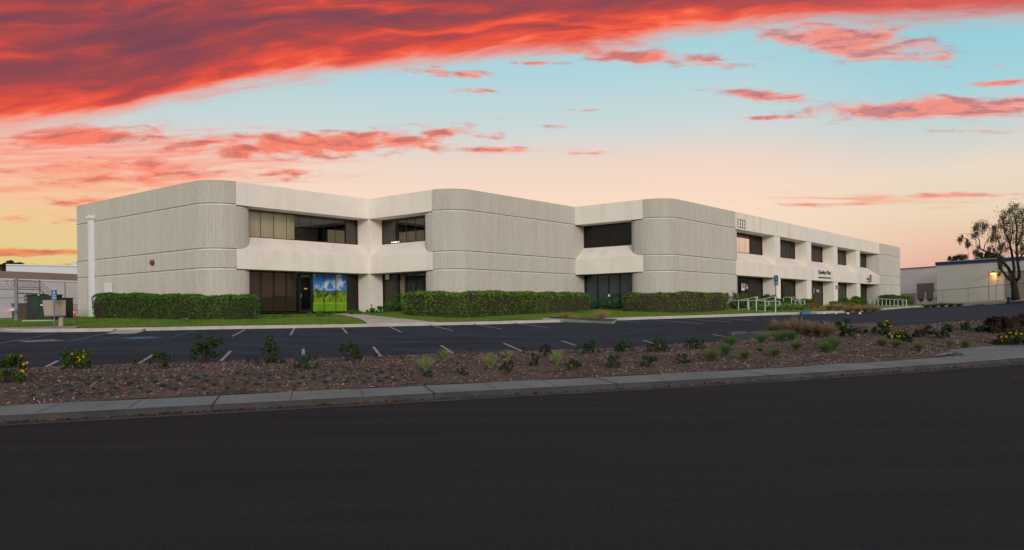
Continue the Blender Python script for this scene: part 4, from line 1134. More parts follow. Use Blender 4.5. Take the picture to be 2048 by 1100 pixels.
# white pipe handrails
M_RAILW = mat('rail_white', (.66, .68, .68), .5, .06, spec=.4)
def gdep(px, py, D_): return P(px, py, D_)
def rail_thing(lab, runs, r_=.030):
    t_ = thing('handrail', runs[0][1][0], lab, 'handrail')
    for nm, pts in runs:
        m_ = MB(); m_.tube(pts, r_, 8); m_.build(nm, M_RAILW, t_)
    return t_
def R3(D0, D1, x0, x1, *pts):                           # picture points on a vertical plane between two depths
    return [P(px, py, lerp(D0, D1, (px - x0) / (x1 - x0))) for px, py in pts]
A_ = lambda *p: R3(61.0, 58.0, 1464, 1516, *p)
rail_thing('back handrail of the ramp, sloping up from the bush to a hooped end', [
    ('rail', A_((1464, 600.8), (1477, 600.8), (1495, 597.6), (1512, 593.7), (1514.5, 594.4), (1515, 596), (1515, 600.5), (1513.8, 601.6), (1512.2, 601.6))),
    ('rail', A_((1477, 600.8), (1512, 601.2))), ('rail', A_((1474, 620.8), (1512, 613.3))),
    ('post', A_((1477, 600.6), (1477, 621))), ('post', A_((1495.5, 597.6), (1495.5, 617.5))), ('post', A_((1512, 594), (1512, 614)))])
B_ = lambda *p: R3(58.5, 55.0, 1495, 1560, *p)
rail_thing('front handrail of the ramp with a level rail ending in a loop at the kerb', [
    ('rail', B_((1497, 601), (1513, 601.2), (1530, 602.3), (1556, 602.6), (1559, 603.2), (1559.7, 605), (1559.2, 609.5), (1557.5, 611), (1551, 611.2))),
    ('rail', B_((1512.6, 601.0), (1531, 597.2), (1549, 593.4), (1550.5, 594.2), (1550.8, 600), (1547, 600.4))),
    ('rail', B_((1530, 603.2), (1536.5, 603.4), (1538.2, 605), (1538, 610), (1536.3, 611.4), (1530, 611.4))),
    ('rail', B_((1513, 621.6), (1551, 625))), ('post', B_((1497.5, 601), (1497.5, 621))), ('post', B_((1512.8, 601.2), (1512.8, 622.5))), ('post', B_((1530.2, 597.4), (1530.2, 625))), ('post', B_((1551, 602.6), (1551, 626)))])
C_ = lambda *p: R3(66.5, 62.5, 1566, 1610, *p)
rail_thing('left stair handrail dipping behind the green shrubs', [
    ('rail', C_((1566.5, 598), (1568, 594.5), (1579, 594.3), (1590.5, 601.3), (1596.5, 601.4), (1598.6, 603), (1598.3, 607.8), (1597, 609), (1591, 609))),
    ('post', C_((1567, 596), (1567, 612))), ('post', C_((1578.5, 594.6), (1578.5, 612))), ('post', C_((1591, 601.6), (1591, 613)))])
D_ = lambda *p: R3(65.5, 61.5, 1576, 1612, *p)
rail_thing('right stair handrail ending in a loop beside the orange flowers', [
    ('rail', D_((1580, 594.4), (1588, 594.3), (1601, 601.4), (1607.5, 601.5), (1609.3, 603), (1609, 608), (1607.5, 609.3), (1601.6, 609.3))),
    ('post', D_((1583, 594.4), (1583, 611))), ('post', D_((1601.6, 601.6), (1601.6, 613)))])
# far railing in front of the end of the wing
E_ = lambda *p: R3(86, 80, 1737, 1813, *p)
pts_top = E_((1737, 596.5), (1772, 598), (1813, 600.3)); pts_bot = E_((1767, 611.6), (1790, 612.4), (1813, 613.6))
runs = [('rail', pts_top), ('rail', pts_bot), ('rail', E_((1737, 596.4), (1737, 602), (1740, 602), (1740, 608)))]
for px_ in (1740.5, 1748, 1757, 1764.5, 1772.5, 1780, 1788.5, 1796, 1805.5, 1813):
    f = (px_ - 1737) / 76
    runs.append(('post', E_((px_, 596.6 + 3.6 * f), (px_, min(613.7, 609.0 + 5 * f)))))
rail_thing('long white railing with many uprights in front of the far end of the wing', runs, .036)

# right: grey loading building, tall hall with a blue coping
M_GREYW = mat('grey_wall', (.72, .75, .77), .9, .10, .25, fine=.05)
M_TALL = mat('tall_wall', (.54, .56, .53), .9, .06, .2, fine=.05)
M_COPE = mat('blue_coping', (.012, .055, .14), .5, .08)
M_ROLL = mat('roller_grey', (.20, .195, .175), .7, .08)
lb = thing('loading_building', P(1800, 608, 128), 'low grey building with one closed loading door, right of the long office block', 'building')
la, lb_ = P(1770, 608, 134), P(1874.5, 604, 124); zt_ = (P(1801, 538, 130).z + P(1874, 534.5, 124).z) / 2
la.z = lb_.z = 1.0; dl = (lb_ - la).normalized(); nl = Vector((-dl.y, dl.x, 0))
def lx(px, y=0.0):                                      # along the wall at a picture column
    r = ray(px, 600); k_ = (la.x * dl.y - la.y * dl.x) / (r.x * dl.y - r.y * dl.x)
    return Vector((r.x * k_, r.y * k_, 0)) - nl * y
def zy(px, py, p): return EYE + ray(px, py).z * p.y
m = MB(); m.prism([la, lb_, lb_ + nl * 20, la + nl * 20], ZV * (zt_ - 1.0)); m.build('wall', M_GREYW, lb)
m = MB(); m.prism([la - nl * .1 + ZV * (zt_ - 1 + .002), lb_ - nl * .1 + ZV * (zt_ - 1 + .002), lb_ + nl * .5 + ZV * (zt_ - 1 + .002), la + nl * .5 + ZV * (zt_ - 1 + .002)], ZV * .16); m.build('roof_edge', mat('dull_edge', (.20, .20, .20), .8), lb)
d0, d1 = lx(1834.5, .05), lx(1868.5, .05); z0, z1_ = zy(1850, 597.5, d0), zy(1850, 567, d0)
m = MB(); m.prism([d0 + ZV * z0, d1 + ZV * z0, d1 + nl * .045 + ZV * z0, d0 + nl * .045 + ZV * z0], ZV * (z1_ - z0))
dr = m.build('loading_door', M_ROLL, lb)
m = MB(); n_s = 7
for i in range(n_s): zz = lerp(z0, z1_, i / n_s); m.prism([d0 - nl * .012 + ZV * (zz + .02), d1 - nl * .012 + ZV * (zz + .02), d1 - nl * .002 + ZV * (zz + .02), d0 - nl * .002 + ZV * (zz + .02)], ZV * ((z1_ - z0) / n_s - .05))
m.build('slat', M_ROLL, dr)
for px_ in (1843, 1861, 1871.5):
    c = lx(px_, .2); z_ = zy(px_, 599.5 if px_ < 1870 else 596.5, c)
    m = MB(); m.box(Vector((c.x, c.y, z_)), dl * .28, nl * .18, ZV * .13); m.build('dock_bumper', M_BLACK, lb)
d0, d1 = lx(1780, .03), lx(1833, .03); z0 = zy(1810, 588.8, d0)
m = MB(); m.prism([d0 + ZV * 1.2, d1 + ZV * 1.2, d1 + nl * .028 + ZV * 1.2, d0 + nl * .028 + ZV * 1.2], ZV * (z0 - 1.2)); m.build('plinth', mat('plinth_grey', (.36, .37, .37), .9, .08), lb)
m = MB(); m.prism([d0 + ZV * (z0 + .002) - nl * .01, d1 + ZV * (z0 + .002) - nl * .01, d1 + nl * .02 + ZV * (z0 + .002), d0 + nl * .02 + ZV * (z0 + .002)], ZV * .07); m.build('ledge', M_GDARK, lb)

ta, tb = P(1874, 608, 118), P(2330, 590, 92); zt_ = P(1874, 524, 118).z
ta.z = tb.z = 1.0; dtl = (tb - ta).normalized(); ntl = Vector((-dtl.y, dtl.x, 0))
th_ = thing('tall_hall', ta, 'tall pale industrial hall with a dark blue coping and a lit wall lamp', 'building')
def tx(px, y=0.0):
    r = ray(px, 600); k_ = (ta.x * dtl.y - ta.y * dtl.x) / (r.x * dtl.y - r.y * dtl.x)
    return Vector((r.x * k_, r.y * k_, 0)) - ntl * y
m = MB(); m.prism([ta, tb, tb + ntl * 30, ta + ntl * 30], ZV * (zt_ - .52 - 1.0)); m.build('wall', M_TALL, th_)
m = MB(); m.prism([p + ZV * (zt_ - 1.518) for p in (ta - ntl * .12 - dtl * .12, tb - ntl * .12, tb + ntl * 30, ta + ntl * 30 - dtl * .12)], ZV * .44); m.build('coping', M_COPE, th_)
m = MB(); m.prism([p + ZV * (zt_ - 1.076) for p in (ta - ntl * .16 - dtl * .16, tb - ntl * .16, tb + ntl * .3, ta + ntl * .3 - dtl * .16)], ZV * .07); m.build('coping_cap', mat('cap_pale', (.45, .48, .52), .6), th_)
m = MB()
for px_ in (1977.5, 2100):
    p = tx(px_, .012); m.prism([p + ZV * 1, p + dtl * .09 + ZV * 1, p + dtl * .09 + ntl * .02 + ZV * 1, p + ntl * .02 + ZV * 1], ZV * (zt_ - 2.6))
m.build('seam', M_SEAM, th_)
d0, d1 = tx(2010, .04), tx(2180, .04); z1_ = zy(2010, 545, d0)
m = MB(); m.prism([d0 + ZV * 1.2, d1 + ZV * 1.2, d1 + ntl * .03 + ZV * 1.2, d0 + ntl * .03 + ZV * 1.2], ZV * (z1_ - 1.2)); dr = m.build('bay_door', mat('bay_door_tan', (.26, .24, .19), .8, .06), th_)
m = MB(); m.prism([d0 - dtl * .2 + ZV * (z1_ + .003) - ntl * .03, d1 + ZV * (z1_ + .003) - ntl * .03, d1 + ntl * .03 + ZV * (z1_ + .003), d0 - dtl * .2 + ntl * .03 + ZV * (z1_ + .003)], ZV * .14); m.build('lintel', mat('dull_edge', (.20, .20, .20)), dr)
m = MB()
for i in range(1, 5): zz = lerp(1.2, z1_, i / 5); m.prism([d0 - ntl * .008 + ZV * zz, d1 - ntl * .008 + ZV * zz, d1 - ntl * .001 + ZV * zz, d0 - ntl * .001 + ZV * zz], ZV * .05)
m.build('door_seam', M_SEAM, dr)
# wall lamp, lit
lp = tx(1991, .45); lz = zy(1991, 547, lp); lp = Vector((lp.x, lp.y, lz))
wl = thing('wall_lamp', lp, 'small glowing orange wall lamp on the tall pale hall', 'lamp')
m = MB(); m.lathe(lp + ZV * .05, [(.34, 0), (.36, .05), (.25, .20), (.10, .28)], 14); m.tube([lp + ZV * .2, lp + ZV * .2 + ntl * .48], .06, 8); m.build('housing', M_GDARK, wl)
m = MB(); m.lathe(lp - ZV * .16, [(.10, 0), (.24, .08), (.30, .2)], 14); m.build('lens', emit('lamp_glow', (1.0, .42, .05), 14.0), wl)
pl_ = bpy.data.lights.new('lamp_light', 'POINT'); pl_.energy = 10; pl_.color = (1, .38, .06); pl_.shadow_soft_size = .15
plo = bpy.data.objects.new('lamp_light', pl_); COL.objects.link(plo); plo.parent = wl; plo.location = (0, 0, -.5)

# raised pavement with red kerb at the lot entrance and a chain link fence on it
top = [P(1895, 607.5, 97), P(1930, 604.5, 95), P(1985, 600.5, 91), P(2048, 597, 86), P(2300, 585, 78)]
bot = [P(1926, 613.0, 88.5), P(1945, 612.2, 87), P(1985, 609.5, 84), P(2048, 605.2, 77.5), P(2300, 593, 69.5)]
m = MB(); tb_ = [p + Vector((4, 25, -.35)) for p in top]
m.grid([dense([p + ZV * .13 for p in bot], 4), dense([p.lerp(q_, .4) + ZV * .04 for p, q_ in zip(bot, top)], 4), dense(top, 4), dense(tb_, 4)])
struct(m.build('entrance_pavement', mat('entrance_concrete', (.25, .235, .205), .9, .14, .6, .2, 30)))
reg(m); BVH = BVHTree.FromPolygons(GV, GF)
m = MB(); m.grid([dense([p + ZV * -.2 for p in bot], 4), dense([p + ZV * .132 for p in bot], 4)])
struct(m.build('red_kerb', mat('red_kerb_paint', (.15, .05, .042), .8, .2)))
fp = [P(1871, 606.5, 104), P(1885.5, 605.8, 102), P(1937, 602.5, 99), P(1992.5, 598, 95), P(2060, 594, 91), P(2200, 586, 86)]
chain_fence('chain_link_fence', fp, 1.62, 'low chain link fence along the sloping pavement in front of the tall pale hall', pr=.05, pitch=.22, wr=.004)
# bin by the tree
pb = P(2023.5, 600.5, 80); pb.z = gz_at(pb.x, pb.y) if gz_at(pb.x, pb.y) > 1 else pb.z
t_ = thing('waste_bin', pb, 'low dark blue bin at the foot of the tree on the right', 'bin')
m = MB(); m.prism([pb + Vector((x, y, -.05)) for x, y in ((-.33, -.25), (.33, -.25), (.33, .25), (-.33, .25))], ZV * .48); m.build('body', mat('bin_blue', (.02, .045, .085), .5), t_)
m = MB(); m.prism([pb + Vector((x, y, .432)) for x, y in ((-.36, -.28), (.36, -.28), (.36, .28), (-.36, .28))], ZV * .07); m.build('lid', mat('bin_lid', (.015, .03, .06), .5), t_)
# two faded blue signs on posts in front of the loading door
for px_, y0, y1, D_, lab in ((1850.5, 583, 605, 101, 'left one of two faded blue posts with narrow signs before the loading door'), (1867.5, 585, 606, 99, 'right one of two faded blue posts with narrow signs before the loading door')):
    b_ = on_ground(P(px_, y1, D_)); t_ = thing('parking_sign', b_, lab, 'sign')
    m = MB(); m.tube([b_ - ZV * .1, P(px_, y0, D_)], .045, 6); m.build('post', M_GALV, t_)
    m = MB(); c = P(px_, (y0 * 2 + y1) / 3 - 2, D_); m.prism([c + Vector((-.07, -.08, -.3)), c + Vector((.07, -.03, -.3)), c + Vector((.07, -.01, -.3)), c + Vector((-.07, -.06, -.3))], ZV * .62); m.build('sign_plate', mat('pale_sign_blue', (.10, .22, .36), .6, .1), t_)
# wheel stops in front of the grass strip, blue kerb paint
p0, p1 = gp(1604, 629.3), gp(1621, 628.6)
m = MB(); m.prism([on_ground(p0, .02), on_ground(p1, .02), on_ground(p1, .02) + Vector((.1, .5, 0)), on_ground(p0, .02) + Vector((.1, .5, 0))], ZV * .17)
struct(m.build('blue_kerb_paint', mat('kerb_blue', (.02, .20, .42), .7, .1)))
p0, p1 = gp(1621.3, 628.6), gp(1633, 628.2)
m = MB(); m.prism([on_ground(p0, .02), on_ground(p1, .02), on_ground(p1, .02) + Vector((.1, .5, 0)), on_ground(p0, .02) + Vector((.1, .5, 0))], ZV * .12)
struct(m.build('orange_kerb_paint', mat('kerb_orange', (.40, .20, .07), .7, .15)))
ws_me = None
for i, (px_, py_) in enumerate(((1647.5, 627.8), (1671.5, 627.6), (1695.5, 627.8), (1719.5, 628))):
    p = gp(px_, py_)
    if ws_me is None:
        k_ = MB(); k_.prism([Vector((x, y, 0)) for x, y in ((-.11, -.07), (.11, -.07), (.11, .07), (-.11, .07))], ZV * .10); k_.prism([Vector((x, y, .10)) for x, y in ((-.09, -.05), (.09, -.05), (.09, .05), (-.09, .05))], ZV * .03)
        ws_me = k_.mesh('wheel_stop', mat('stop_white', (.62, .63, .62), .7, .1))
    o = link('wheel_stop', ws_me); o.location = on_ground(p, .0); o.rotation_euler = (0, 0, .3); o.scale = (.75, .75, .8)
    tag(o, 'short white concrete wheel stop on the asphalt before the tan grass strip', 'wheel stop', 'wheel stops before the grass strip')
# ------------------------------------------------------------------ planting
def leaf(m, p, n, l, w, up_=None, k=0):
    """one small pointed leaf of two triangles' worth: a diamond quad, centre p, facing n"""
    n = n.normalized(); t = n.cross(Vector((rng.uniform(-1, 1), rng.uniform(-1, 1), rng.uniform(-1, 1))))
    if t.length < 1e-3: t = n.orthogonal()
    t.normalize(); b = n.cross(t)
    m.poly([p - t * l, p - b * w, p + t * l, p + b * w], k)
def rvec():
    z = rng.uniform(-1, 1); a = rng.uniform(0, 2 * math.pi); r_ = math.sqrt(1 - z * z)
    return Vector((r_ * math.cos(a), r_ * math.sin(a), z))
def blade(m, p, d, L_, w, droop, n=3, k=0):
    """a curved tapering blade from p heading d"""
    d = d.normalized(); side = d.cross(ZV)
    side = Vector((1, 0, 0)) if side.length < 1e-3 else side.normalized()
    a_ = rng.uniform(0, math.pi); side = (side * math.cos(a_) + side.cross(d) * math.sin(a_)).normalized()
    prev = None; pos = p.copy(); dr = d.copy()
    i0 = len(m.v)
    for i in range(n + 1):
        f = i / n; ww = w * (1 - f * .92)
        m.v += [tuple(pos - side * ww / 2), tuple(pos + side * ww / 2)]
        pos = pos + dr * (L_ / n); dr = (dr - ZV * droop / n).normalized()
    for i in range(n):
        a = i0 + i * 2; m.f.append((a, a + 1, a + 3, a + 2)); m.m.append(k)

G_ = lambda r, g, b: (r, g, b)
HEDGE_COL = [G_(0.021, 0.062, 0.008), G_(0.035, 0.103, 0.011), G_(0.053, 0.146, 0.014), G_(0.071, 0.171, 0.016), G_(0.030, 0.078, 0.010), G_(0.118, 0.222, 0.017), G_(0.041, 0.103, 0.013)]
HEDGE2_COL = [G_(0.031, 0.088, 0.010), G_(0.057, 0.154, 0.013), G_(0.081, 0.209, 0.015), G_(0.131, 0.285, 0.017), G_(0.063, 0.066, 0.026), G_(0.202, 0.278, 0.026), G_(0.051, 0.121, 0.014)]
HEDGE3_COL = [G_(0.047, 0.103, 0.019), G_(0.068, 0.095, 0.027), G_(0.083, 0.129, 0.023), G_(0.117, 0.129, 0.053), G_(0.068, 0.078, 0.035), G_(0.234, 0.293, 0.032), G_(0.055, 0.086, 0.021)]
M_CORE = mat('hedge_twigs', (.030, .034, .015), .95, .4, 3, .5, 20)
M_CORE2 = mat('hedge_bare_twigs', (.046, .042, .024), .95, .45, 5, .8, 20)
M_TWIG = mat('dead_twigs', (.085, .065, .05), .9, .3, 4)
M_STEM = mat('plant_stem', (.05, .04, .025), .9, .3, 6)

def hedge(name, path, hw, ht, label, matl, dens=150, ls=.055, bare=.15, seed=1, cm=None):
    """clipped hedge: twiggy core and a shell of leaves, path of ground points (x, y, top z)"""
    r_ = random.Random(seed)
    o = thing(name, on_ground(Vector((path[0][0], path[0][1], 0))), label, 'hedge')
    pts = [Vector((x, y, 0)) for x, y, z in path]; tops = [z for *_, z in path]
    seg = [(b - a).length for a, b in zip(pts, pts[1:])]; T = sum(seg)
    def at(s):
        for i, L_ in enumerate(seg):
            if s <= L_ or i == len(seg) - 1:
                f = min(1, s / L_); d = (pts[i + 1] - pts[i]).normalized()
                if i + 1 < len(seg) and f > .7: d = d.lerp((pts[i + 2] - pts[i + 1]).normalized(), (f - .7) / .6).normalized()
                if i > 0 and f < .3: d = d.lerp((pts[i] - pts[i - 1]).normalized(), (.3 - f) / .6).normalized()
                return pts[i].lerp(pts[i + 1], f), d, lerp(tops[i], tops[i + 1], f)
            s -= L_
    ph = [r_.uniform(0, 6) for _ in range(8)]
    def wob(s, h): return .11 * math.sin(s * 1.3 + ph[0]) + .08 * math.sin(s * 3.1 + ph[1] + h * 2) + .05 * math.sin(s * 6.7 + ph[2] + h * 5)
    def surf(s, c, k=1.0):                              # c -1..1 across the section: up one side, over the top, down the other
        p, d, tz = at(min(max(s, 0), T)); n = Vector((-d.y, d.x, 0))
        g = gz_at(p.x, p.y) - .03
        H_ = tz - g + wob(s, 9) * .35
        endf = min(1, min(s + .12, T - s + .12) / .55); e = math.sqrt(max(0, 1 - (1 - endf) ** 2))
        w = hw * k * (.55 + .45 * e)
        a = abs(c)
        if a < .55: x, z = a / .55 * (w - .14), H_ * k - .10 * (a / .55) ** 4
        elif a < .65: f = (a - .55) / .10; x, z = w - .14 * (1 - f), H_ * k - .10 - .14 * f
        else: f = (a - .65) / .35; x, z = w * (1 - .16 * f ** 2), (H_ * k - .24) * (1 - f)
        x *= (1 + wob(s, z) * .35)
        return p + n * (x * (1 if c > 0 else -1)) + ZV * (g + max(0, z * (.90 + .10 * e)))
    core = MB(); N = max(10, int(T / .35))
    core.grid([[surf(T * i / N, -1 + 2 * j / 14, .90) for j in range(15)] for i in range(N + 1)])
    core.poly([surf(0, -1 + 2 * j / 14, .90) for j in range(15)]); core.poly([surf(T, -1 + 2 * j / 14, .90) for j in range(15)])
    lv = MB(); tw = MB()
    A = T * (2 * ht + 2 * hw)
    patches = [(r_.uniform(0, T), r_.uniform(.1, .8) * ht, r_.uniform(.25, .7)) for _ in range(int(T * bare * 2))]
    for _ in range(int(A * dens)):
        s = r_.uniform(-.02, T + .02); c = r_.uniform(-1, 1)
        q0 = surf(s, c); g = q0.z
        b0, d, tz = at(min(max(s, 0), T))
        hh = q0.z - gz_at(b0.x, b0.y)
        skip = 0
        for ps, pz, pr in patches:
            if (s - ps) ** 2 + (hh - pz) ** 2 < pr * pr and hh < ht * .8: skip = 1
        if hh < .22 and r_.random() < .6: skip = 1
        if skip and r_.random() < .8:
            if r_.random() < .35:
                tw.bar(q0 - Vector((0, 0, .06)), q0 + Vector((r_.uniform(-.15, .15), r_.uniform(-.15, .15), r_.uniform(.08, .25))), .012, .012)
            continue
        cen = Vector((b0.x, b0.y, q0.z - .2))
        nrm = (q0 - cen).normalized() + rvec() * .9
        off = r_.gauss(0, .035) + (.04 if r_.random() < .06 else 0)
        leaf(lv, q0 + (q0 - cen).normalized() * off, nrm, ls * r_.uniform(.7, 1.4), ls * r_.uniform(.45, .8))
    for e_ in (0, T):
        for _ in range(int(hw * ht * 2 * dens)):
            p, d, tz = at(e_); c = r_.uniform(-1, 1); q0 = surf(e_, c, r_.uniform(.2, 1.0))
            q0 = q0 + d * (-.08 if e_ == 0 else .08) * r_.uniform(.5, 1.5)
            leaf(lv, q0, d * (-1 if e_ == 0 else 1) + rvec() * .8, ls * r_.uniform(.7, 1.4), ls * r_.uniform(.45, .8))
    core.build('core', cm or M_CORE, o); lv.build('foliage', matl, o)
    if tw.f: tw.build('bare_twigs', M_TWIG, o)
    return o
def uvp(*l): return [(W(u, v).x, W(u, v).y, z + EYE) for u, v, z in l]
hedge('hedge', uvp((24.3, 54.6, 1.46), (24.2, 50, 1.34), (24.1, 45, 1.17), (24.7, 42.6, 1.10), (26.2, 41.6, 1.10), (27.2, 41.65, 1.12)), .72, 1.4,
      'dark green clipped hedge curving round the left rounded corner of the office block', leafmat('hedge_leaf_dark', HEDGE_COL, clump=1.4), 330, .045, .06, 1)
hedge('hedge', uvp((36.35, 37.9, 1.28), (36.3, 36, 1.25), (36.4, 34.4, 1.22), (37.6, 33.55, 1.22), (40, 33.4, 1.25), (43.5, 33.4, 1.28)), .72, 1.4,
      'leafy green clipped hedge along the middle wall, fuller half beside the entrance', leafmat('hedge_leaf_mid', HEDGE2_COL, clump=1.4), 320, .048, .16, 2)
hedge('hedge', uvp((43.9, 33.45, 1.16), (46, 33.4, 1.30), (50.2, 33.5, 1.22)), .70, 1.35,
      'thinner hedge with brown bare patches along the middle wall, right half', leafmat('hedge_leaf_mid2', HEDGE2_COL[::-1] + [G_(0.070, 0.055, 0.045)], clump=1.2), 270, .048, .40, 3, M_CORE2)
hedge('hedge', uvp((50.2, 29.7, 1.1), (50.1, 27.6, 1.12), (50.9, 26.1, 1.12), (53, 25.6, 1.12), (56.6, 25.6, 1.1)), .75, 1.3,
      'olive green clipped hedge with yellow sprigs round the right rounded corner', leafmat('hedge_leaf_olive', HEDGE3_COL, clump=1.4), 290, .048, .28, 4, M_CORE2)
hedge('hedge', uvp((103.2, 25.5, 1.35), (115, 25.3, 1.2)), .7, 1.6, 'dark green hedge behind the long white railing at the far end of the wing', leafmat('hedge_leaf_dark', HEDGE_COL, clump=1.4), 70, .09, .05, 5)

# bushes: a stem fan carrying leaves in uneven clumps
def bush_meshes(seed, rx, ht, nclump, nleaf, ls, cols, mname, shape='round', flower=None, nfl=0, stems=9, fl_side=None):
    r_ = random.Random(seed); st = MB(); lv = MB(); fl = MB()
    cl = []
    for i in range(nclump):
        a = r_.uniform(0, 2 * math.pi)
        if shape == 'cone': z = r_.random() ** 1.3; rr = (1 - z) * r_.uniform(.3, 1) * rx; z = .08 + z * .88
        elif shape == 'upright': z = r_.uniform(.15, .95); rr = r_.uniform(0, 1) ** .6 * rx * (1 - .55 * abs(z - .4))
        else:
            z = r_.uniform(.12, .92); rr = math.sqrt(max(0, 1 - ((z - .38) / .62) ** 2)) * r_.random() ** .5 * rx
        cl.append((Vector((rr * math.cos(a), rr * math.sin(a), z * ht)), r_.uniform(.16, .30) * min(rx, ht)))
    for c, cr in cl[:stems]:
        st.tube([Vector((r_.uniform(-.04, .04), r_.uniform(-.04, .04), -.03)), c * .5 + Vector((0, 0, c.z * .1)), c], [.014, .010, .005], 5)
    for c, cr in cl:
        for _ in range(int(nleaf * (1.9 if nleaf > 250 else 1)) // nclump):
            d = rvec() * cr * r_.random() ** .4
            if shape == 'cone': d.z *= .6
            p = c + d
            if p.z < .01: continue
            leaf(lv, p, d + Vector((0, 0, .04)) + rvec() * .05, ls * r_.uniform(.7, 1.5), ls * r_.uniform(.35, .6))
    if nfl:
        for i in range(nfl):
            c, cr = r_.choice(cl)
            if fl_side is not None: c = max((r_.choice(cl)[0] for _ in range(4)), key=lambda q_: q_.x * fl_side[0] + q_.z * fl_side[1])
            p = c + Vector((r_.uniform(-1, 1), r_.uniform(-1, .2), r_.uniform(0, 1))) * cr
            for _ in range(5): leaf(fl, p + rvec() * ls * .7, rvec(), ls * .8, ls * .7)
    return st, lv, fl, leafmat(mname, cols), flower
def bush(name, seed, px, py, wpx, hpx, label, cols, mname, cat='shrub', nleaf=420, nclump=16, ls=.034, shape='round', flower=None, nfl=0, stems=9, group=None, base=None, fl_side=None):
    b = base or gp(px, py); k = b.y / F
    st, lv, fl, lm, fm = bush_meshes(seed, wpx * k / 2 * 1.10, hpx * k * (1.22 if base is None else 1.05), nclump, nleaf, ls, cols, mname, shape, flower, nfl, stems, fl_side)
    o = thing(name, b, label, cat, group)
    for nm, mb, m_ in (('stems', st, M_STEM), ('foliage', lv, lm), ('flowers', fl, flower)):
        if not mb.f: continue
        c = link(nm, mb.mesh(nm, m_), o, False)
    return o
C_DK = [G_(0.014, 0.033, 0.010), G_(0.023, 0.054, 0.014), G_(0.032, 0.075, 0.018), G_(0.018, 0.042, 0.014)]
C_YEL = [G_(0.014, 0.038, 0.007), G_(0.025, 0.067, 0.008), G_(0.043, 0.108, 0.010), G_(0.064, 0.144, 0.014)]
C_TEAL = [G_(0.021, 0.048, 0.026), G_(0.030, 0.068, 0.034), G_(0.041, 0.087, 0.042)]
C_PUR = [G_(0.021, 0.042, 0.016), G_(0.034, 0.068, 0.022), G_(0.046, 0.083, 0.030)]
C_RED = [G_(0.030, 0.020, 0.016), G_(0.045, 0.028, 0.022), G_(0.020, 0.022, 0.014)]
M_FY = mat('yellow_petal', (.55, .33, .008), .6, .2, 8)
M_FP = mat('purple_petal', (.12, .08, .26), .6, .2, 8)
M_FO = mat('orange_petal', (.42, .10, .015), .6, .2, 8)
bush('flowering_shrub', 21, 12, 766, 66, 50, 'bright green shrub with a yellow flower cluster at the far left edge of the bed', C_YEL, 'leaf_bright', nleaf=800, nclump=22, ls=.036, flower=M_FY, nfl=12, shape='upright', fl_side=(.3, -1.2))
bush('flowering_shrub', 22, 152, 737, 66, 33, 'wide green shrub with yellow flowers on its right side, left part of the bed', C_YEL, 'leaf_bright', nleaf=800, nclump=22, ls=.035, flower=M_FY, nfl=10, fl_side=(1, .4))
bush('twiggy_shrub', 23, 270, 729, 34, 32, 'nearly leafless twiggy shrub beside a white bay line, left part of the bed', C_RED + C_DK, 'leaf_sparse', nleaf=70, nclump=12, ls=.026, stems=12, shape='upright')
bush('shrub', 24, 327, 736, 44, 26, 'low open dark shrub with reddish leaves at its foot, right of the twiggy one', C_DK, 'leaf_dark', nleaf=300, nclump=12, ls=.032)
bush('shrub', 25, 410, 727, 66, 50, 'tallest dark leafy shrub of the left half of the bed, leaning right', C_DK, 'leaf_dark', nleaf=1000, nclump=24, ls=.036, shape='upright')
bush('shrub', 26, 539, 727, 58, 46, 'dark feathery shrub with a pointed top, left half of the bed', C_TEAL + C_DK, 'leaf_feather', nleaf=900, nclump=26, ls=.030, shape='cone')
bush('shrub', 27, 611, 737, 46, 25, 'low round grey green shrub before a short white bay line', C_TEAL, 'leaf_teal', nleaf=600, nclump=16, ls=.028)
bush('shrub', 28, 703, 722, 48, 29, 'dark green spreading shrub left of the striped grass clumps', C_DK, 'leaf_dark', nleaf=700, nclump=18, ls=.03)
for i, (x, y, w, h, lab) in enumerate(((494, 725, 12, 12, 'tiny bare reddish sprig left of the pointed shrub'), (632, 720, 14, 16, 'tiny bare reddish sprig right of the low grey green shrub'), (752, 718, 16, 13, 'tiny bare reddish sprig on the bed rim by the slanted bay line'), (806, 719, 22, 16, 'small brownish dry sprig left of the striped grass clumps'),
                                       (944, 713, 14, 12, 'tiny dry sprig between the two rear striped grass clumps'), (1047, 707, 14, 12, 'tiny dry sprig right of the rear striped grass clumps'))):
    bush('sprig', 40 + i, x, y, w, h, lab, C_RED, 'leaf_red', nleaf=60, nclump=8, ls=.022, stems=8)
bush('shrub', 31, 1091, 713, 28, 20, 'dark reddish shrub directly behind the small leafy green one in mid bed', C_RED + C_DK[:1], 'leaf_red_dark', nleaf=500, nclump=14, ls=.026)
bush('shrub', 32, 1068, 732, 22, 21, 'small leafy green shrub left of the frontmost right striped grass', C_DK + C_YEL[:2], 'leaf_dark_green', nleaf=350, nclump=12, ls=.026)
bush('shrub', 33, 1016, 750, 26, 24, 'dark upright shrub standing nearest the pavement in mid bed', C_RED + C_TEAL, 'leaf_red_teal', nleaf=420, nclump=14, ls=.026, shape='upright')
bush('shrub', 34, 858, 755, 18, 14, 'small teal green shrub at the foot of the leftmost striped grass', C_TEAL, 'leaf_teal', nleaf=260, nclump=10, ls=.022)
bush('shrub', 35, 925, 750, 22, 11, 'very low mixed green shrub between two striped grass clumps near the pavement', C_DK + C_YEL[:1], 'leaf_low', nleaf=220, nclump=10, ls=.022)
bush('shrub', 36, 1150, 741, 34, 17, 'low spreading shrub with yellowish tips near the pavement, right of the striped grasses', C_DK + C_YEL[1:3], 'leaf_mixed', nleaf=450, nclump=14, ls=.024)
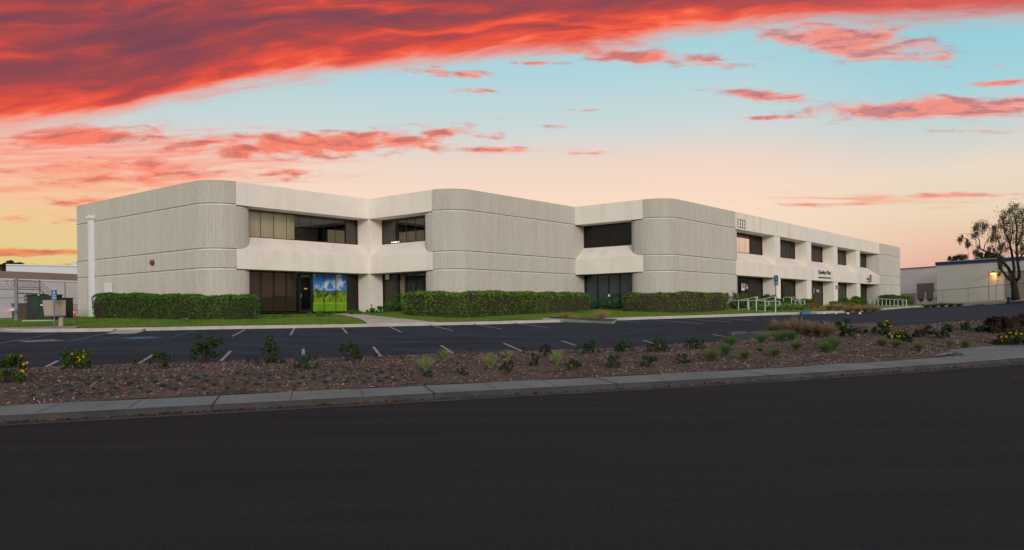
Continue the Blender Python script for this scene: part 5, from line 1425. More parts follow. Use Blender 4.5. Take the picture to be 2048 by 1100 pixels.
for i, (x, y, w, h, lab) in enumerate(((1226, 735, 30, 20, 'left of three round shrubs with purple flecks near the pavement'), (1300, 734, 32, 20, 'middle of three round shrubs with purple flecks near the pavement'), (1366, 727, 26, 15, 'right and smallest of three round shrubs with purple flecks near the pavement'))):
    bush('flowering_shrub', 50 + i, x, y, w, h, lab, C_PUR, 'leaf_purple', nleaf=600, nclump=16, ls=.024, flower=M_FP, nfl=9)
for i, (x, y, w, h, lab) in enumerate(((1176, 707, 42, 22, 'widest of four round grey green shrubs along the bed rim, leftmost'), (1248, 704, 38, 21, 'second of four round grey green shrubs along the bed rim from the left'), (1317, 703, 40, 21, 'third of four round grey green shrubs along the bed rim from the left'), (1392, 699, 38, 20, 'rightmost of four round grey green shrubs along the bed rim'))):
    bush('shrub', 60 + i, x, y, w, h, lab, C_TEAL + C_DK[1:3], 'leaf_grey', nleaf=700, nclump=20, ls=.028)
bush('flowering_shrub', 71, 1688, 673, 30, 28, 'dark upright shrub with yellow flowers right of the tan grasses', C_DK + C_YEL[:2], 'leaf_dark_yellow', nleaf=700, nclump=18, ls=.04, flower=M_FY, nfl=7, shape='upright', fl_side=(-1, -.4))
bush('shrub', 72, 1706, 675, 18, 20, 'narrow dark shrub close against the yellow flowered one, without flowers', C_DK, 'leaf_dark', nleaf=360, nclump=10, ls=.036, shape='upright')
bush('shrub', 73, 1727, 667, 26, 6, 'flat dark creeping shrub on the bed rim', C_DK, 'leaf_dark', nleaf=260, nclump=12, ls=.034)
bush('flowering_shrub', 74, 1769, 670, 34, 22, 'yellow flowered shrub on the right of the bed, taller of a pair', C_DK + C_YEL[:2], 'leaf_dark_yellow', nleaf=700, nclump=16, ls=.04, flower=M_FY, nfl=9, fl_side=(0, 1))
bush('flowering_shrub', 75, 1799, 680, 42, 17, 'low wide yellow flowered shrub on the right, in front of the taller one', C_DK + C_YEL[:2], 'leaf_dark_yellow', nleaf=700, nclump=18, ls=.036, flower=M_FY, nfl=16)
for i, (x, y, w, h, lab) in enumerate(((1838, 675, 22, 13, 'leftmost spiky dark shrub right of the yellow flowers'), (1862, 669, 24, 15, 'spiky dark shrub, taller, behind the low grey one'), (1884, 677, 24, 14, 'low grey green shrub in front of the dark spiky ones'), (1894, 664, 22, 13, 'spiky dark shrub on the bed rim near the right end'), (1931, 660, 28, 12, 'broad dark shrub on the bed rim nearest the right end'), (1962, 664, 18, 13, 'thin small shrub left of the big purple brown bush'), (1815, 684, 20, 9, 'tiny grey shrub at the foot of the low yellow flowered one'))):
    bush('shrub', 80 + i, x, y, w, h, lab, C_TEAL[:2] + C_DK, 'leaf_spiky', nleaf=320, nclump=12, ls=.045)
bush('shrub', 91, 1996, 666, 46, 27, 'big dark purple brown bush at the right edge of the bed', [G_(0.016, 0.010, 0.009), G_(0.026, 0.016, 0.013), G_(0.020, 0.014, 0.010)], 'leaf_maroon', nleaf=1500, nclump=30, ls=.04)
bush('shrub', 92, 2036, 664, 62, 30, 'loose brownish bush with dry tips behind the dark purple brown one', [G_(0.030, 0.022, 0.016), G_(0.060, 0.040, 0.030), G_(0.090, 0.060, 0.045), G_(0.025, 0.020, 0.014)], 'leaf_brown', nleaf=1500, nclump=30, ls=.04)
bush('flowering_shrub', 93, 2030, 690, 66, 26, 'spreading green bush dotted with small yellow flowers beside the driveway apron', C_DK + C_YEL[:1], 'leaf_dark_yellow2', nleaf=1300, nclump=28, ls=.036, flower=M_FY, nfl=26)

# grasses
def grass_clump(name, seed, px, py, wpx, hpx, label, cols, mname, n=90, w=.012, droop=.9, spread=.8, group=None, base=None, plume=None, cat='grass clump'):
    global rng
    r_ = random.Random(seed); b = base or gp(px, py); k = b.y / F; H_ = hpx * k; R_ = wpx * k / 2
    m_ = MB()
    sv = rng; rng = r_
    for i in range(n):
        a = r_.uniform(0, 2 * math.pi); t = r_.random() ** .7 * spread
        d = Vector((math.cos(a) * t * R_ / H_ * 1.2, math.sin(a) * t * R_ / H_ * 1.2, 1))
        L_ = H_ * r_.uniform(.75, 1.15) * math.sqrt(1 + (t * R_ / H_) ** 2 * .6)
        blade(m_, Vector((math.cos(a), math.sin(a), 0)) * R_ * .18 * r_.random(), d, L_, w * r_.uniform(.6, 1.3), droop * t * r_.uniform(.6, 1.4), 4)
    o = thing(name, b, label, cat, group)
    link('blades', m_.mesh('blades', leafmat(mname, cols, .7)), o, False)
    if plume:
        q_ = MB()
        for i in range(plume[0]):
            a = r_.uniform(0, 2 * math.pi); t = r_.random() * .7
            d = Vector((math.cos(a) * t * R_ / H_, math.sin(a) * t * R_ / H_, 1)).normalized()
            top_ = d * H_ * r_.uniform(1.0, plume[1]); q_.tube([Vector((0, 0, .02)), top_ * .6, top_], .004, 4)
            for j in range(12):
                f = r_.uniform(.62, 1.05); p = top_ * f + rvec() * .02
                blade(q_, p, d + rvec() * .7, .09 * r_.uniform(.5, 1), .010, .3, 2)
        link('plumes', q_.mesh('plumes', leafmat('plume_' + mname, plume[2], .8)), o, False)
    rng = sv
    return o
C_VAR = [G_(0.115, 0.225, 0.050), G_(0.200, 0.230, 0.090), G_(0.280, 0.290, 0.130), G_(0.092, 0.195, 0.035), G_(0.172, 0.285, 0.060)]
for i, (x, y, w, h, lab) in enumerate(((852, 741, 38, 30, 'leftmost striped yellow green grass clump in the bed'), (890, 717, 28, 21, 'left of the two rear striped grass clumps on the bed rim'), (981, 736, 34, 30, 'fullest striped yellow green grass clump, in the middle of the bed'), (1015, 717, 30, 20, 'right of the two rear striped grass clumps on the bed rim'), (1114, 728, 32, 28, 'rightmost striped grass clump with a blade lying to the right'))):
    grass_clump('striped_grass', 100 + i, x, y, w, h, lab, C_VAR, 'striped_blade', 120, .018, .75, 1.0)
C_DOME = [G_(0.081, 0.143, 0.030), G_(0.100, 0.125, 0.045), G_(0.140, 0.160, 0.060), G_(0.057, 0.112, 0.020)]
C_DOME2 = [G_(0.052, 0.105, 0.030), G_(0.075, 0.143, 0.040), G_(0.103, 0.173, 0.050)]
DOMES = [(1424, 722, 40, 20, 'pale round grass tuft nearest the pavement, leftmost of the soft grass tufts', C_DOME), (1450, 711, 40, 20, 'round green grass tuft directly behind the leftmost pale one', C_DOME2), (1461, 692, 36, 17, 'round grass tuft on the bed rim left of the kerbed finger', C_DOME2), (1490, 718, 30, 15, 'smaller pale round grass tuft right of the leftmost pale one', C_DOME),
         (1523, 687, 26, 16, 'dark round grass tuft at the tip of the kerbed finger', C_DOME2), (1551, 713, 30, 15, 'pale round grass tuft near the pavement, below the tan grasses', C_DOME), (1561, 682, 40, 17, 'wide soft green grass mound below the kerbed finger', C_DOME2), (1583, 681, 26, 16, 'green grass tuft touching the wide mound on its right', C_DOME2),
         (1594, 699, 30, 14, 'pale round grass tuft in the middle between the mound and the pavement', C_DOME), (1665, 700, 46, 22, 'large blurred grey green grass mound below the right tan grasses', C_DOME2), (1652, 705, 30, 16, 'smaller grass mound in front of the large grey green one', C_DOME2), (1520, 703, 18, 7, 'flat little grass tuft between two pale ones', C_DOME2),
         (1764, 692, 24, 13, 'round grass tuft below the yellow flowers, left of a pair', C_DOME), (1793, 696, 26, 14, 'round grass tuft below the yellow flowers, right of a pair', C_DOME), (1838, 703, 18, 14, 'thin grass tuft right of the pair below the yellow flowers', C_DOME), (1900, 697, 12, 13, 'narrow upright grass tuft near the driveway apron', C_DOME), (1932, 694, 20, 11, 'small grass tuft left of the driveway apron', C_DOME)]
for i, (x, y, w, h, lab, c) in enumerate(DOMES):
    grass_clump('grass_tuft', 120 + i, x, y, w, h * 1.35, lab, c, 'tuft_blade_a' if c is C_DOME else 'tuft_blade_b', 520, .011, .8, 1.05)
C_TAN = [G_(0.160, 0.100, 0.045), G_(0.220, 0.145, 0.070), G_(0.120, 0.080, 0.035), G_(0.280, 0.200, 0.110)]
C_TAN_PALE_LIT = [G_(.30, .22, .11), G_(.38, .29, .16), G_(.22, .16, .08)]; C_TANG_PALE_LIT = [G_(.20, .20, .07), G_(.28, .24, .10), G_(.15, .16, .05)]  # paler copies of the tan colours; the far strip's light is painted in
C_TANG = [G_(0.100, 0.100, 0.035), G_(0.160, 0.130, 0.050), G_(0.080, 0.090, 0.030)]
PL = [G_(0.300, 0.230, 0.150), G_(0.240, 0.180, 0.110)]
TANS = [(1550, 671, 32, 26, 'greenest of the tan fountain grasses, at the tip of the kerbed finger', C_TANG), (1573, 669, 30, 24, 'second tan fountain grass from the left on the kerbed finger', C_TAN), (1592, 670, 30, 26, 'tan fountain grass with the tallest plumes, third from the left', C_TAN), (1613, 671, 32, 25, 'fourth tan fountain grass from the left on the kerbed finger', C_TAN), (1634, 673, 32, 25, 'fifth tan fountain grass from the left on the kerbed finger', C_TAN), (1656, 675, 36, 26, 'rightmost tan fountain grass, next to the dark yellow flowered shrub', C_TAN)]
for i, (x, y, w, h, lab, c) in enumerate(TANS):
    grass_clump('fountain_grass', 140 + i, x, y, w, h, lab, c, 'tan_blade' if c is C_TAN else 'tan_green_blade', 620, .014, .6, 1.0, plume=(22 if i != 2 else 30, 1.25 if i != 2 else 1.5, PL))
# small kerbed planter finger by the far bays
ea = [gp(1084, 639.5), gp(1130, 641.5), gp(1180, 645.5), gp(1226, 647.3)]
eb = [gp(1100, 637.5), gp(1140, 638.2), gp(1185, 639.6), gp(1232, 641.6)]
drape('planter_bed', ea, eb, M_MULCH, .14, 12, 4)
m = MB()
lp_ = ea + eb[::-1]
for a, b in zip(lp_, lp_[1:]): m.bar(on_ground(a, .03), on_ground(b, .03), .15, .20)
struct(m.build('planter_kerb', mat('grey_kerb_concrete', (.20, .205, .20), .9, .2, 1.5)))
for i, (x, y, w, h, lab, c) in enumerate(((1203, 644.5, 32, 27, 'round tan grass clump at the tip of the small kerbed planter', C_TAN_PALE_LIT), (1131, 640, 28, 19, 'pale tan grass clump in the small kerbed planter, leftmost', C_TANG_PALE_LIT), (1147, 641, 18, 12, 'low tan grass clump in the small kerbed planter, second from left', C_TAN_PALE_LIT), (1166, 642, 16, 9, 'thin low grass clump in the middle of the small kerbed planter', C_TANG_PALE_LIT), (1178, 643.5, 20, 9, 'low green clump beside the round tan grass', C_DOME2))):
    grass_clump('fountain_grass', 160 + i, x, y, w, h, lab, c, ('strip_tan_pale_lit', 'strip_green_pale_lit', 'tuft_blade_b')[0 if c is C_TAN_PALE_LIT else 1 if c is C_TANG_PALE_LIT else 2], 520 if i == 0 else 300, .016, .7, 1.1)
# grass strips beside the far bays
for i, (x, y, w, h, lab, c) in enumerate(((1660, 624.5, 30, 14, 'leftmost clump of the far tan grass strip, greenish', C_TANG_PALE_LIT), (1678, 624.5, 32, 16, 'second clump from the left of the far tan grass strip', C_TAN_PALE_LIT), (1697, 625, 32, 15, 'third clump from the left of the far tan grass strip', C_TANG_PALE_LIT), (1715, 625, 32, 16, 'fourth clump from the left of the far tan grass strip', C_TAN_PALE_LIT), (1733, 625, 32, 16, 'fifth clump from the left of the far tan grass strip', C_TANG_PALE_LIT), (1750, 624.5, 32, 15, 'rightmost clump of the far tan grass strip', C_TAN_PALE_LIT),
                                          (1853, 613.5, 26, 7, 'leftmost dark grass clump by the far lot entrance', C_TANG), (1868, 613.5, 28, 8, 'second dark grass clump by the far lot entrance', C_DOME2), (1884, 613.5, 28, 10, 'tallest dark grass clump by the far lot entrance', C_TANG), (1901, 613.5, 26, 8, 'fourth dark grass clump by the far lot entrance', C_DOME2), (1917, 613.5, 22, 7, 'rightmost dark grass clump by the far lot entrance', C_TANG))):
    D_ = 60.5 if i < 6 else 86
    bp_ = on_ground(P(x, y, D_))
    grass_clump('fountain_grass', 170 + i, x, y, w, h, lab, c, 'strip_tan_pale_lit' if c is C_TAN_PALE_LIT else 'strip_green_pale_lit' if c is C_TANG_PALE_LIT else 'tan_green_blade' if c is C_TANG else 'tuft_blade_b', 420, .034, .5, 1.05, base=bp_)

# blue fescue tufts: one mesh, many copies
TUFTS = [(195, 438), (238, 393), (303, 415), (325, 438), (395, 386), (412, 410), (472, 354), (463, 430), (515, 375), (548, 400), (575, 340), (595, 428), (638, 370), (675, 397), (727, 340), (760, 372), (820, 397), (870, 420), (895, 340), (908, 362), (955, 385), (1000, 333), (1050, 350), (1110, 322), (1143, 340), (1118, 388), (1030, 405), (1203, 326), (1205, 355), (1190, 402), (1253, 378), (1297, 330), (1330, 395), (1387, 312), (1368, 342), (1440, 320), (1440, 365), (1502, 376), (1512, 335), (1575, 322), (1578, 357), (1633, 375), (1643, 330), (1695, 347), (1708, 318), (1750, 372), (1773, 336), (1835, 320), (1838, 342), (1903, 325), (1905, 363), (1963, 347), (1948, 298), (2017, 317), (2025, 360)]
TUFTS2 = [(150, 327), (150, 363), (190, 300), (207, 347), (263, 318), (270, 360), (300, 297), (315, 340), (375, 360), (395, 297), (400, 340), (370, 325), (448, 320), (472, 305), (468, 357), (510, 337), (545, 316), (600, 318), (608, 340), (560, 350), (658, 350)]
tp = [(x / 2.926, 640 + y / 2.926) for x, y in TUFTS] + [(600 + x / 2.926, 640 + y / 2.926) for x, y in TUFTS2]
tms = []
for v_ in range(3):
    m_ = MB()
    for i in range(150):
        a = rng.uniform(0, 2 * math.pi); t = rng.random() ** .7 * 1.3
        blade(m_, Vector((math.cos(a), math.sin(a), 0)) * .02 * rng.random(), Vector((math.cos(a) * t, math.sin(a) * t, 1)), 2*.062 * rng.uniform(.7, 1.1), .007, .35 * t, 3)
    tms.append(m_.mesh('fescue_tuft', leafmat('fescue_blade', [G_(.042, .075, .082), G_(.06, .10, .105), G_(.03, .052, .058), G_(.085, .13, .13)], .7)))
BIG = {6, 8, 10, 12, 15, 19, 20, 24, 28, 30, 35, 37, 39}
for i, (x, y) in enumerate(tp):
    o = link('fescue_tuft', tms[i % 3]); p = gp(x, y + 2.2)
    o.location = p; o.rotation_euler = (0, 0, rng.uniform(0, 6)); s_ = rng.uniform(.6, .95) * (1.35 if i in BIG else 1); o.scale = (s_, s_, s_ * rng.uniform(.8, 1.05))
    tag(o, 'small blue green fescue tuft on the bark mulch of the left and middle bed', 'grass tuft', 'fescue tufts in the mulch bed')

# planting close to the building
def wbush(u, v, w, h, label, cols, mname, **k):
    b = on_ground(W(u, v)); kk = b.y / F
    return bush(k.pop('name', 'shrub'), k.pop('seed', 7), 0, 0, w / kk, h / kk, label, cols, mname, base=b, **k)
C_LUSH = [G_(0.020, 0.074, 0.010), G_(0.035, 0.119, 0.014), G_(0.055, 0.178, 0.017), G_(0.081, 0.223, 0.026)]
wbush(59.6, 25.6, 2.0, 1.30, 'rounded olive bush with bare lower twigs, left of the ramp handrails', HEDGE3_COL, 'leaf_olive', seed=201, nleaf=1500, nclump=34, ls=.055, stems=30)
wbush(48.6, 33.3, .9, .7, 'x', C_LUSH, 'leaf_lush') if False else None
for i, (px_, py_, D_, w, h, lab) in enumerate(((801, 617, 55.5, 1.0, 1.25, 'tall leafy plant growing at the left end of the middle hedge'), (786, 621, 55.2, 1.3, .75, 'bushy green plant beside the cream pier of the entrance, with orange specks'), (765, 623, 54.6, 1.0, .40, 'low green plant at the foot of the cream pier, right side'),
                                               (743, 623, 54.8, .9, .35, 'low green plant at the foot of the cream pier, under the orange flower'), (708, 626, 53.0, .9, .32, 'grassy green plant right of the printed window panels'), (640, 627, 50.6, 1.9, .34, 'low grassy plants along the foot of the dark entrance door'), (1183, 618, 60.8, 1.4, 1.0, 'leafy plant at the left foot of the teal shopfront'), (1227, 618, 59.4, 1.5, 1.05, 'leafy plant at the right foot of the teal shopfront, touching the hedge'), (1210, 620, 60, 1.1, .5, 'low plant in the middle before the teal shopfront'))):
    bush('shrub', 210 + i, px_, py_, w / (D_ / F), h / (D_ / F), lab, C_LUSH, 'leaf_lush', nleaf=480, nclump=14, ls=.045, base=on_ground(P(px_, py_, D_)), flower=M_FO, nfl=3 if i == 1 else 0)
fb = on_ground(P(743, 622, 54.9)); o = thing('flower', fb, 'single orange flower on a thin stalk before the cream pier', 'flower')
m = MB(); m.tube([Vector((0, 0, 0)), Vector((.02, 0, .3)), Vector((0, 0, .46))], .008, 5); link('stalk', m.mesh('stalk', M_STEM), o, False)
m = MB()
for i in range(16): leaf(m, Vector((0, 0, .5)) + rvec() * .04, rvec(), .07, .04)
link('petals', m.mesh('petals', M_FO), o, False)
for i, (px_, py_) in enumerate(((577, 626.8), (567, 626.8), (549, 627))):
    bush('weed', 230 + i, px_, py_, 8, 6, ('tiny yellow green weed at the foot of the brown shopfront, right one', 'tiny weed at the foot of the brown shopfront, middle one', 'tiny dark weed at the foot of the brown shopfront, left one')[i], C_YEL, 'leaf_bright', cat='plant', nleaf=60, nclump=6, ls=.04, base=on_ground(P(px_, py_, 49.2 + i * -.4)))
for i, (px_, py_, D_, w, h, lab, c, mn) in enumerate(((1488, 615, 64.5, 1.7, 1.05, 'dark green leafy shrub below the white poster, behind the ramp handrail', C_LUSH[:3], 'leaf_lush_dark'), (1500, 611, 66.5, 1.1, 1.55, 'tall reddish green shrub before the first shopfront of the wing', [G_(0.050, 0.060, 0.020), G_(0.080, 0.050, 0.035), G_(0.052, 0.105, 0.020)], 'leaf_redgreen'), (1507, 617, 63, 2.0, .85, 'mid green shrub right of the ramp, under the reddish green one', C_LUSH, 'leaf_lush'),
                                                      (1535, 610, 68, 1.6, 1.0, 'spiky green shrub at the cream jamb between the handrails', C_LUSH[:3], 'leaf_lush_dark'), (1528, 617, 62, 2.2, .75, 'round green shrub behind the front handrail', C_LUSH, 'leaf_lush'), (1574, 614, 66, 3.0, .85, 'broad dark green shrub at the foot of the stair handrails', C_LUSH[:3], 'leaf_lush_dark'), (1556, 612, 67, 1.5, .75, 'small green shrub at the first cream column', C_LUSH[:3], 'leaf_lush_dark'),
                                                      (1612, 611, 70, 2.2, .70, 'dark olive shrub right of the stair handrails', HEDGE3_COL, 'leaf_olive'), (1692, 609, 78, 2.6, .82, 'round dark shrub at the fourth shopfront, left of a pair', HEDGE_COL, 'leaf_hd'), (1711, 609, 80, 2.0, .95, 'round dark shrub beside the last cream column, right of a pair', HEDGE_COL, 'leaf_hd'), (1680, 612, 76, 1.8, .5, 'low olive shrub left of the round dark pair', HEDGE3_COL, 'leaf_olive'))):
    bush('shrub', 240 + i, px_, py_, w / (D_ / F), h / (D_ / F), lab, c, mn, nleaf=2000, nclump=34, ls=.06, base=on_ground(P(px_, py_, D_)), shape='upright' if i in (1, 3) else 'round')
for i, (px_, py_, D_, w, h, lab) in enumerate(((1622, 612, 66, 2.0, .38, 'low patch of orange flowers right of the stair handrails'), (1703, 612, 74, 1.4, .3, 'low patch of orange flowers below the round dark shrubs'))):
    bush('flower_bed', 260 + i, px_, py_, w / (D_ / F), h / (D_ / F), lab, C_LUSH[:2], 'leaf_lush_dark', cat='flowers', nleaf=200, nclump=16, ls=.06, base=on_ground(P(px_, py_, D_)), flower=M_FO, nfl=50)
C_LIL = [G_(0.115, 0.240, 0.050), G_(0.161, 0.300, 0.070), G_(0.081, 0.180, 0.035), G_(0.180, 0.220, 0.100)]
for i, px_ in enumerate((1515, 1526, 1537, 1548, 1560, 1571, 1582, 1593, 1604)):
    b_ = on_ground(P(px_, 622, 58.2 + (px_ - 1515) * .025))
    o = grass_clump('strap_leaf_plant', 270 + i, 0, 0, 1.1 / (b_.y / F), .62 / (b_.y / F), 'pale green strap leaved plant in the row between the ramp and the blue kerb', C_LIL, 'strap_blade', 110, .05, 1.0, 1.1, group='strap leaved plants beside the ramp', base=b_, cat='plant')
b_ = on_ground(P(149.5, 620, 62)); bush('shrub', 290, 0, 0, 1.6 / (b_.y / F), 1.7 / (b_.y / F), 'dark leafy shrub peeping out behind the left end of the flank wall', C_DK, 'leaf_dark', nleaf=500, nclump=14, ls=.06, base=b_)

# the tree at the right: trunk and limbs traced from the photograph at its own distance
TD = 78.0
tb_ = P(2031, 599, TD)
tree = thing('tree', tb_, 'leaning many stemmed pepper tree with thin drooping foliage at the right edge', 'tree')
rt_ = random.Random(5)
cpx = lambda x, y, dy=0.0: P(1900 + x / 4.784, 390 + y / 4.784, TD + dy)
LIMB = [([(628, 1005, 0), (622, 920, 0), (612, 850, 0), (612, 815, 0)], [.37, .31, .27, .24]),
        ([(608, 840, 0), (585, 815, -.3), (540, 780, -.8), (495, 720, -1.2), (465, 670, -1.5), (455, 620, -1.6)], [.26, .22, .19, .15, .10, .05]),
        ([(612, 815, 0), (585, 750, .2), (560, 700, .5), (510, 645, .8), (460, 597, .9), (400, 558, .8), (340, 540, .6), (290, 515, .5), (280, 470, .4), (282, 430, .3), (255, 405, .2), (190, 375, 0), (130, 368, 0)], [.26, .25, .24, .22, .20, .16, .13, .11, .08, .07, .05, .03, .015]),
        ([(612, 815, 0), (606, 760, .6), (614, 700, .9), (600, 610, 1.2), (588, 540, 1.3), (572, 465, 1.4), (545, 405, 1.2), (515, 340, 1.0), (505, 270, 1.0)], [.26, .25, .23, .20, .18, .15, .12, .08, .04]),
        ([(625, 830, 0), (662, 790, -.4), (664, 740, -.7), (650, 660, -.9), (645, 590, -1), (636, 500, -.9), (634, 440, -.8), (640, 350, -.6), (630, 260, -.5), (612, 150, -.4)], [.27, .25, .23, .21, .19, .17, .14, .11, .08, .03]),
        ([(572, 465, 1.4), (590, 400, 1.8), (600, 330, 2), (590, 240, 2)], [.11, .09, .06, .03]),
        ([(455, 595, .9), (485, 555, .4), (496, 510, 0), (475, 460, 0), (440, 400, 0), (425, 330, 0)], [.12, .11, .09, .07, .05, .03]),
        ([(322, 530, .5), (335, 470, .6), (355, 430, .8), (385, 400, 1)], [.08, .06, .05, .03]),
        ([(636, 500, -.9), (670, 430, -1.4), (690, 340, -1.6), (700, 240, -1.6), (720, 150, -1.6)], [.11, .09, .07, .05, .03]),
        ([(645, 590, -1), (610, 530, -1.5), (560, 500, -1.8), (530, 520, -1.9)], [.09, .06, .04, .02]),
        ([(650, 640, -.9), (700, 560, -.6), (760, 480, 0), (800, 380, .3), (830, 260, .5)], [.15, .13, .10, .08, .04]),
        ([(760, 480, 0), (830, 450, 1), (900, 400, 1.5)], [.08, .06, .03])]
m = MB()
m.tube([cpx(*p) for p in LIMB[0][0]], LIMB[0][1], 14)
m.build('trunk', mat('dark_bark', (.020, .016, .014), .95, .3, 4, .8, 14), tree, True)
for pl2, rr in LIMB[1:]:
    m = MB(); m.tube([cpx(*p) for p in pl2], [r_q * .62 for r_q in rr], 9); m.build('limb', mat('dark_bark', (.020, .016, .014)), tree, True)
CLU = [(310, 275, 46, 1.0), (255, 290, 26, .6), (340, 300, 30, .7), (240, 320, 20, .5), (300, 350, 30, .45), (225, 385, 22, .5), (252, 365, 12, .4), (100, 420, 20, .8), (112, 395, 12, .3), (170, 468, 22, 1.0), (165, 430, 10, .3), (245, 545, 26, .9), (270, 500, 14, .3), (430, 305, 26, .9), (415, 370, 46, 1.4), (455, 400, 44, 1.2), (400, 420, 30, .8), (420, 515, 40, 1.0), (485, 500, 26, .8), (375, 510, 18, .4),
       (500, 220, 34, .8), (520, 170, 30, .6), (490, 280, 34, .8), (600, 110, 36, .6), (640, 100, 24, .4), (575, 150, 30, .6), (620, 200, 60, 1.6), (560, 260, 44, 1.1), (540, 320, 40, 1.0), (680, 160, 50, 1.4), (700, 230, 60, 1.8), (650, 290, 60, 1.7), (600, 360, 52, 1.3), (690, 370, 55, 1.6), (560, 410, 40, 1.0), (640, 430, 44, 1.0), (690, 460, 44, 1.0), (680, 530, 24, .7), (700, 500, 24, .6), (505, 470, 22, .5), (540, 510, 26, .5),
       (490, 640, 30, 1.1), (480, 690, 18, .6), (468, 745, 14, .4), (500, 600, 20, .5), (570, 780, 20, .4), (455, 560, 16, .3), (760, 300, 70, 1.8), (800, 420, 60, 1.4), (840, 250, 70, 1.6), (760, 160, 60, 1.2), (900, 380, 60, 1.2)]
lv = MB()
for x, y, r_, dn in CLU:
    c = cpx(x, y, rt_.uniform(-1.2, 1.2)); rr = r_ / 4.784 * TD / F * 1.3
    for i in range(int(125 * dn)):
        d = rvec() * rr * rng.random() ** .62
        p = c + d
        # leaves hang in short strands
        n_ = rng.randint(1, 3)
        for j in range(n_):
            q0 = p - ZV * (.13 * j)
            leaf(lv, q0, Vector((rng.uniform(-1, 1), rng.uniform(-1, 1), rng.uniform(-.4, .4))), .075 * rng.uniform(.6, 1.3), .030 * rng.uniform(.6, 1.2))
for i in range(900):                                    # loose leaves between the clumps
    x, y, r_, dn = rng.choice(CLU); c = cpx(x + rng.gauss(0, r_ * 1.1), y + rng.gauss(0, r_ * 1.1), rng.uniform(-1.5, 1.5))
    for j in range(rng.randint(1, 4)): leaf(lv, c - ZV * (.12 * j) + rvec() * .08, rvec(), .075 * rng.uniform(.6, 1.2), .032)
for i in range(46):                                     # hanging strands
    x, y, r_, dn = rng.choice(CLU); c = cpx(x + rng.uniform(-r_, r_), y + r_ * .4, rng.uniform(-1, 1)); L_ = rng.uniform(.5, 1.5)
    lv.tube([c, c - ZV * L_ + Vector((rng.uniform(-.1, .1), 0, 0))], .008, 3)
    for j in range(int(L_ * 14)): leaf(lv, c - ZV * (j / 14) + rvec() * .08, rvec(), .07, .03)
lv.build('crown', leafmat('pepper_leaf', [G_(0.028, 0.034, 0.014), G_(0.045, 0.050, 0.022), G_(0.11, 0.105, 0.05), G_(0.035, 0.030, 0.018), G_(0.07, 0.075, 0.03)], .7, .3), tree)

# far trees
def far_crown(name, label, cx_, cy_, D_, blobs, cols, mname, n=260, ls=.35, trunk=6):
    b_ = P(cx_, cy_, D_); g = Vector((b_.x, b_.y, EYE - .2)); t_ = thing(name, g, label, 'tree')
    m_ = MB(); m_.tube([g, g.lerp(b_, .6), b_], [.5, .4, .2], 8); m_.build('trunk', M_STEM, t_)
    m_ = MB()
    for x, y, r_ in blobs:
        c = P(x, y, D_ + rng.uniform(-2, 2)); rr = r_ * D_ / F
        for i in range(n):
            d = rvec() * rr * rng.random() ** .4; d.z *= .8; leaf(m_, c + d, d + rvec(), ls * rng.uniform(.6, 1.3), ls * rng.uniform(.4, .8))
    m_.build('crown', leafmat(mname, cols), t_)
far_crown('tree', 'dark flat topped tree behind the white hall at the far left', 14, 532, 150, [(6, 538, 6), (12, 531, 7), (20, 526, 6), (29, 531, 6), (38, 530, 6), (44, 530, 4), (3, 533, 4), (-12, 532, 10), (-30, 530, 12)], [G_(0.020, 0.018, 0.012), G_(0.035, 0.030, 0.018), G_(0.050, 0.035, 0.020)], 'far_leaf', 220, .30)
def palm(cx_, cy_, D_, s_, label):
    b_ = P(cx_, cy_, D_); g = Vector((b_.x, b_.y, EYE - .2)); t_ = thing('palm_tree', g, label, 'palm tree')
    m_ = MB(); m_.tube([g, b_], [.32, .25], 8); m_.build('trunk', M_STEM, t_)
    m_ = MB()
    for i in range(46):
        a = rng.uniform(0, 2 * math.pi); e = rng.uniform(-.5, 1.4)
        d = Vector((math.cos(a), math.sin(a), e)).normalized()
        for j in range(7): blade(m_, b_ + d * s_ * .45 + Vector((0, 0, 0)), d + rvec() * .45, s_ * .55, .16, .6, 2)
        m_.tube([b_, b_ + d * s_ * .5], .04, 4)
    m_.build('crown', leafmat('palm_leaf', [G_(0.017, 0.036, 0.012), G_(0.029, 0.053, 0.016)]), t_)
palm(1906, 521, 190, 1.5, 'small palm crown above the tall hall, leftmost of three')
palm(1923, 520, 190, 1.9, 'palm crown above the tall hall, second from the left, wider')
palm(1966, 517, 160, 1.9, 'dark palm crown hanging over the blue coping left of the tree')
far_crown('tree', 'rounded dark tree top above the blue coping, behind the leaning tree', 1984, 514, 170, [(1978, 515, 7), (1988, 513, 8), (1996, 515, 6)], [G_(0.017, 0.036, 0.012), G_(0.029, 0.053, 0.016)], 'far_leaf_green', 160, .4)

# ------------------------------------------------------------------ loose stuff: mulch chips, fallen leaves, lawn blades
def flat_bits(n, pick, l, w, matl, name, tilt=.35, lift=.012):
    m_ = MB()
    for i in range(n):
        p = pick()
        if p is None: continue
        a = rng.uniform(0, math.pi); t = Vector((math.cos(a), math.sin(a), rng.uniform(-tilt, tilt))); b = Vector((-math.sin(a), math.cos(a), rng.uniform(-tilt, tilt)))
        k = rng.uniform(.5, 1.4); p = p + ZV * (lift * rng.uniform(.6, 1.6))
        m_.poly([p - t * l * k, p - b * w * k, p + t * l * k, p + b * w * k])
    return stuff(m_.build(name, matl))
def bed_pt():
    s = rng.uniform(-20, 36); f = rng.random()
    return ST(s, lerp(tin(s), 24.5, f), zbed(s, f))
flat_bits(42000, bed_pt, .040, .014, leafmat('mulch_chip', [G_(.09, .070, .060), G_(.15, .12, .105), G_(.24, .20, .175), G_(.11, .088, .077), G_(.38, .33, .30), G_(.06, .046, .040), G_(.13, .10, .09)], .9, 0), 'mulch_chips', .6)
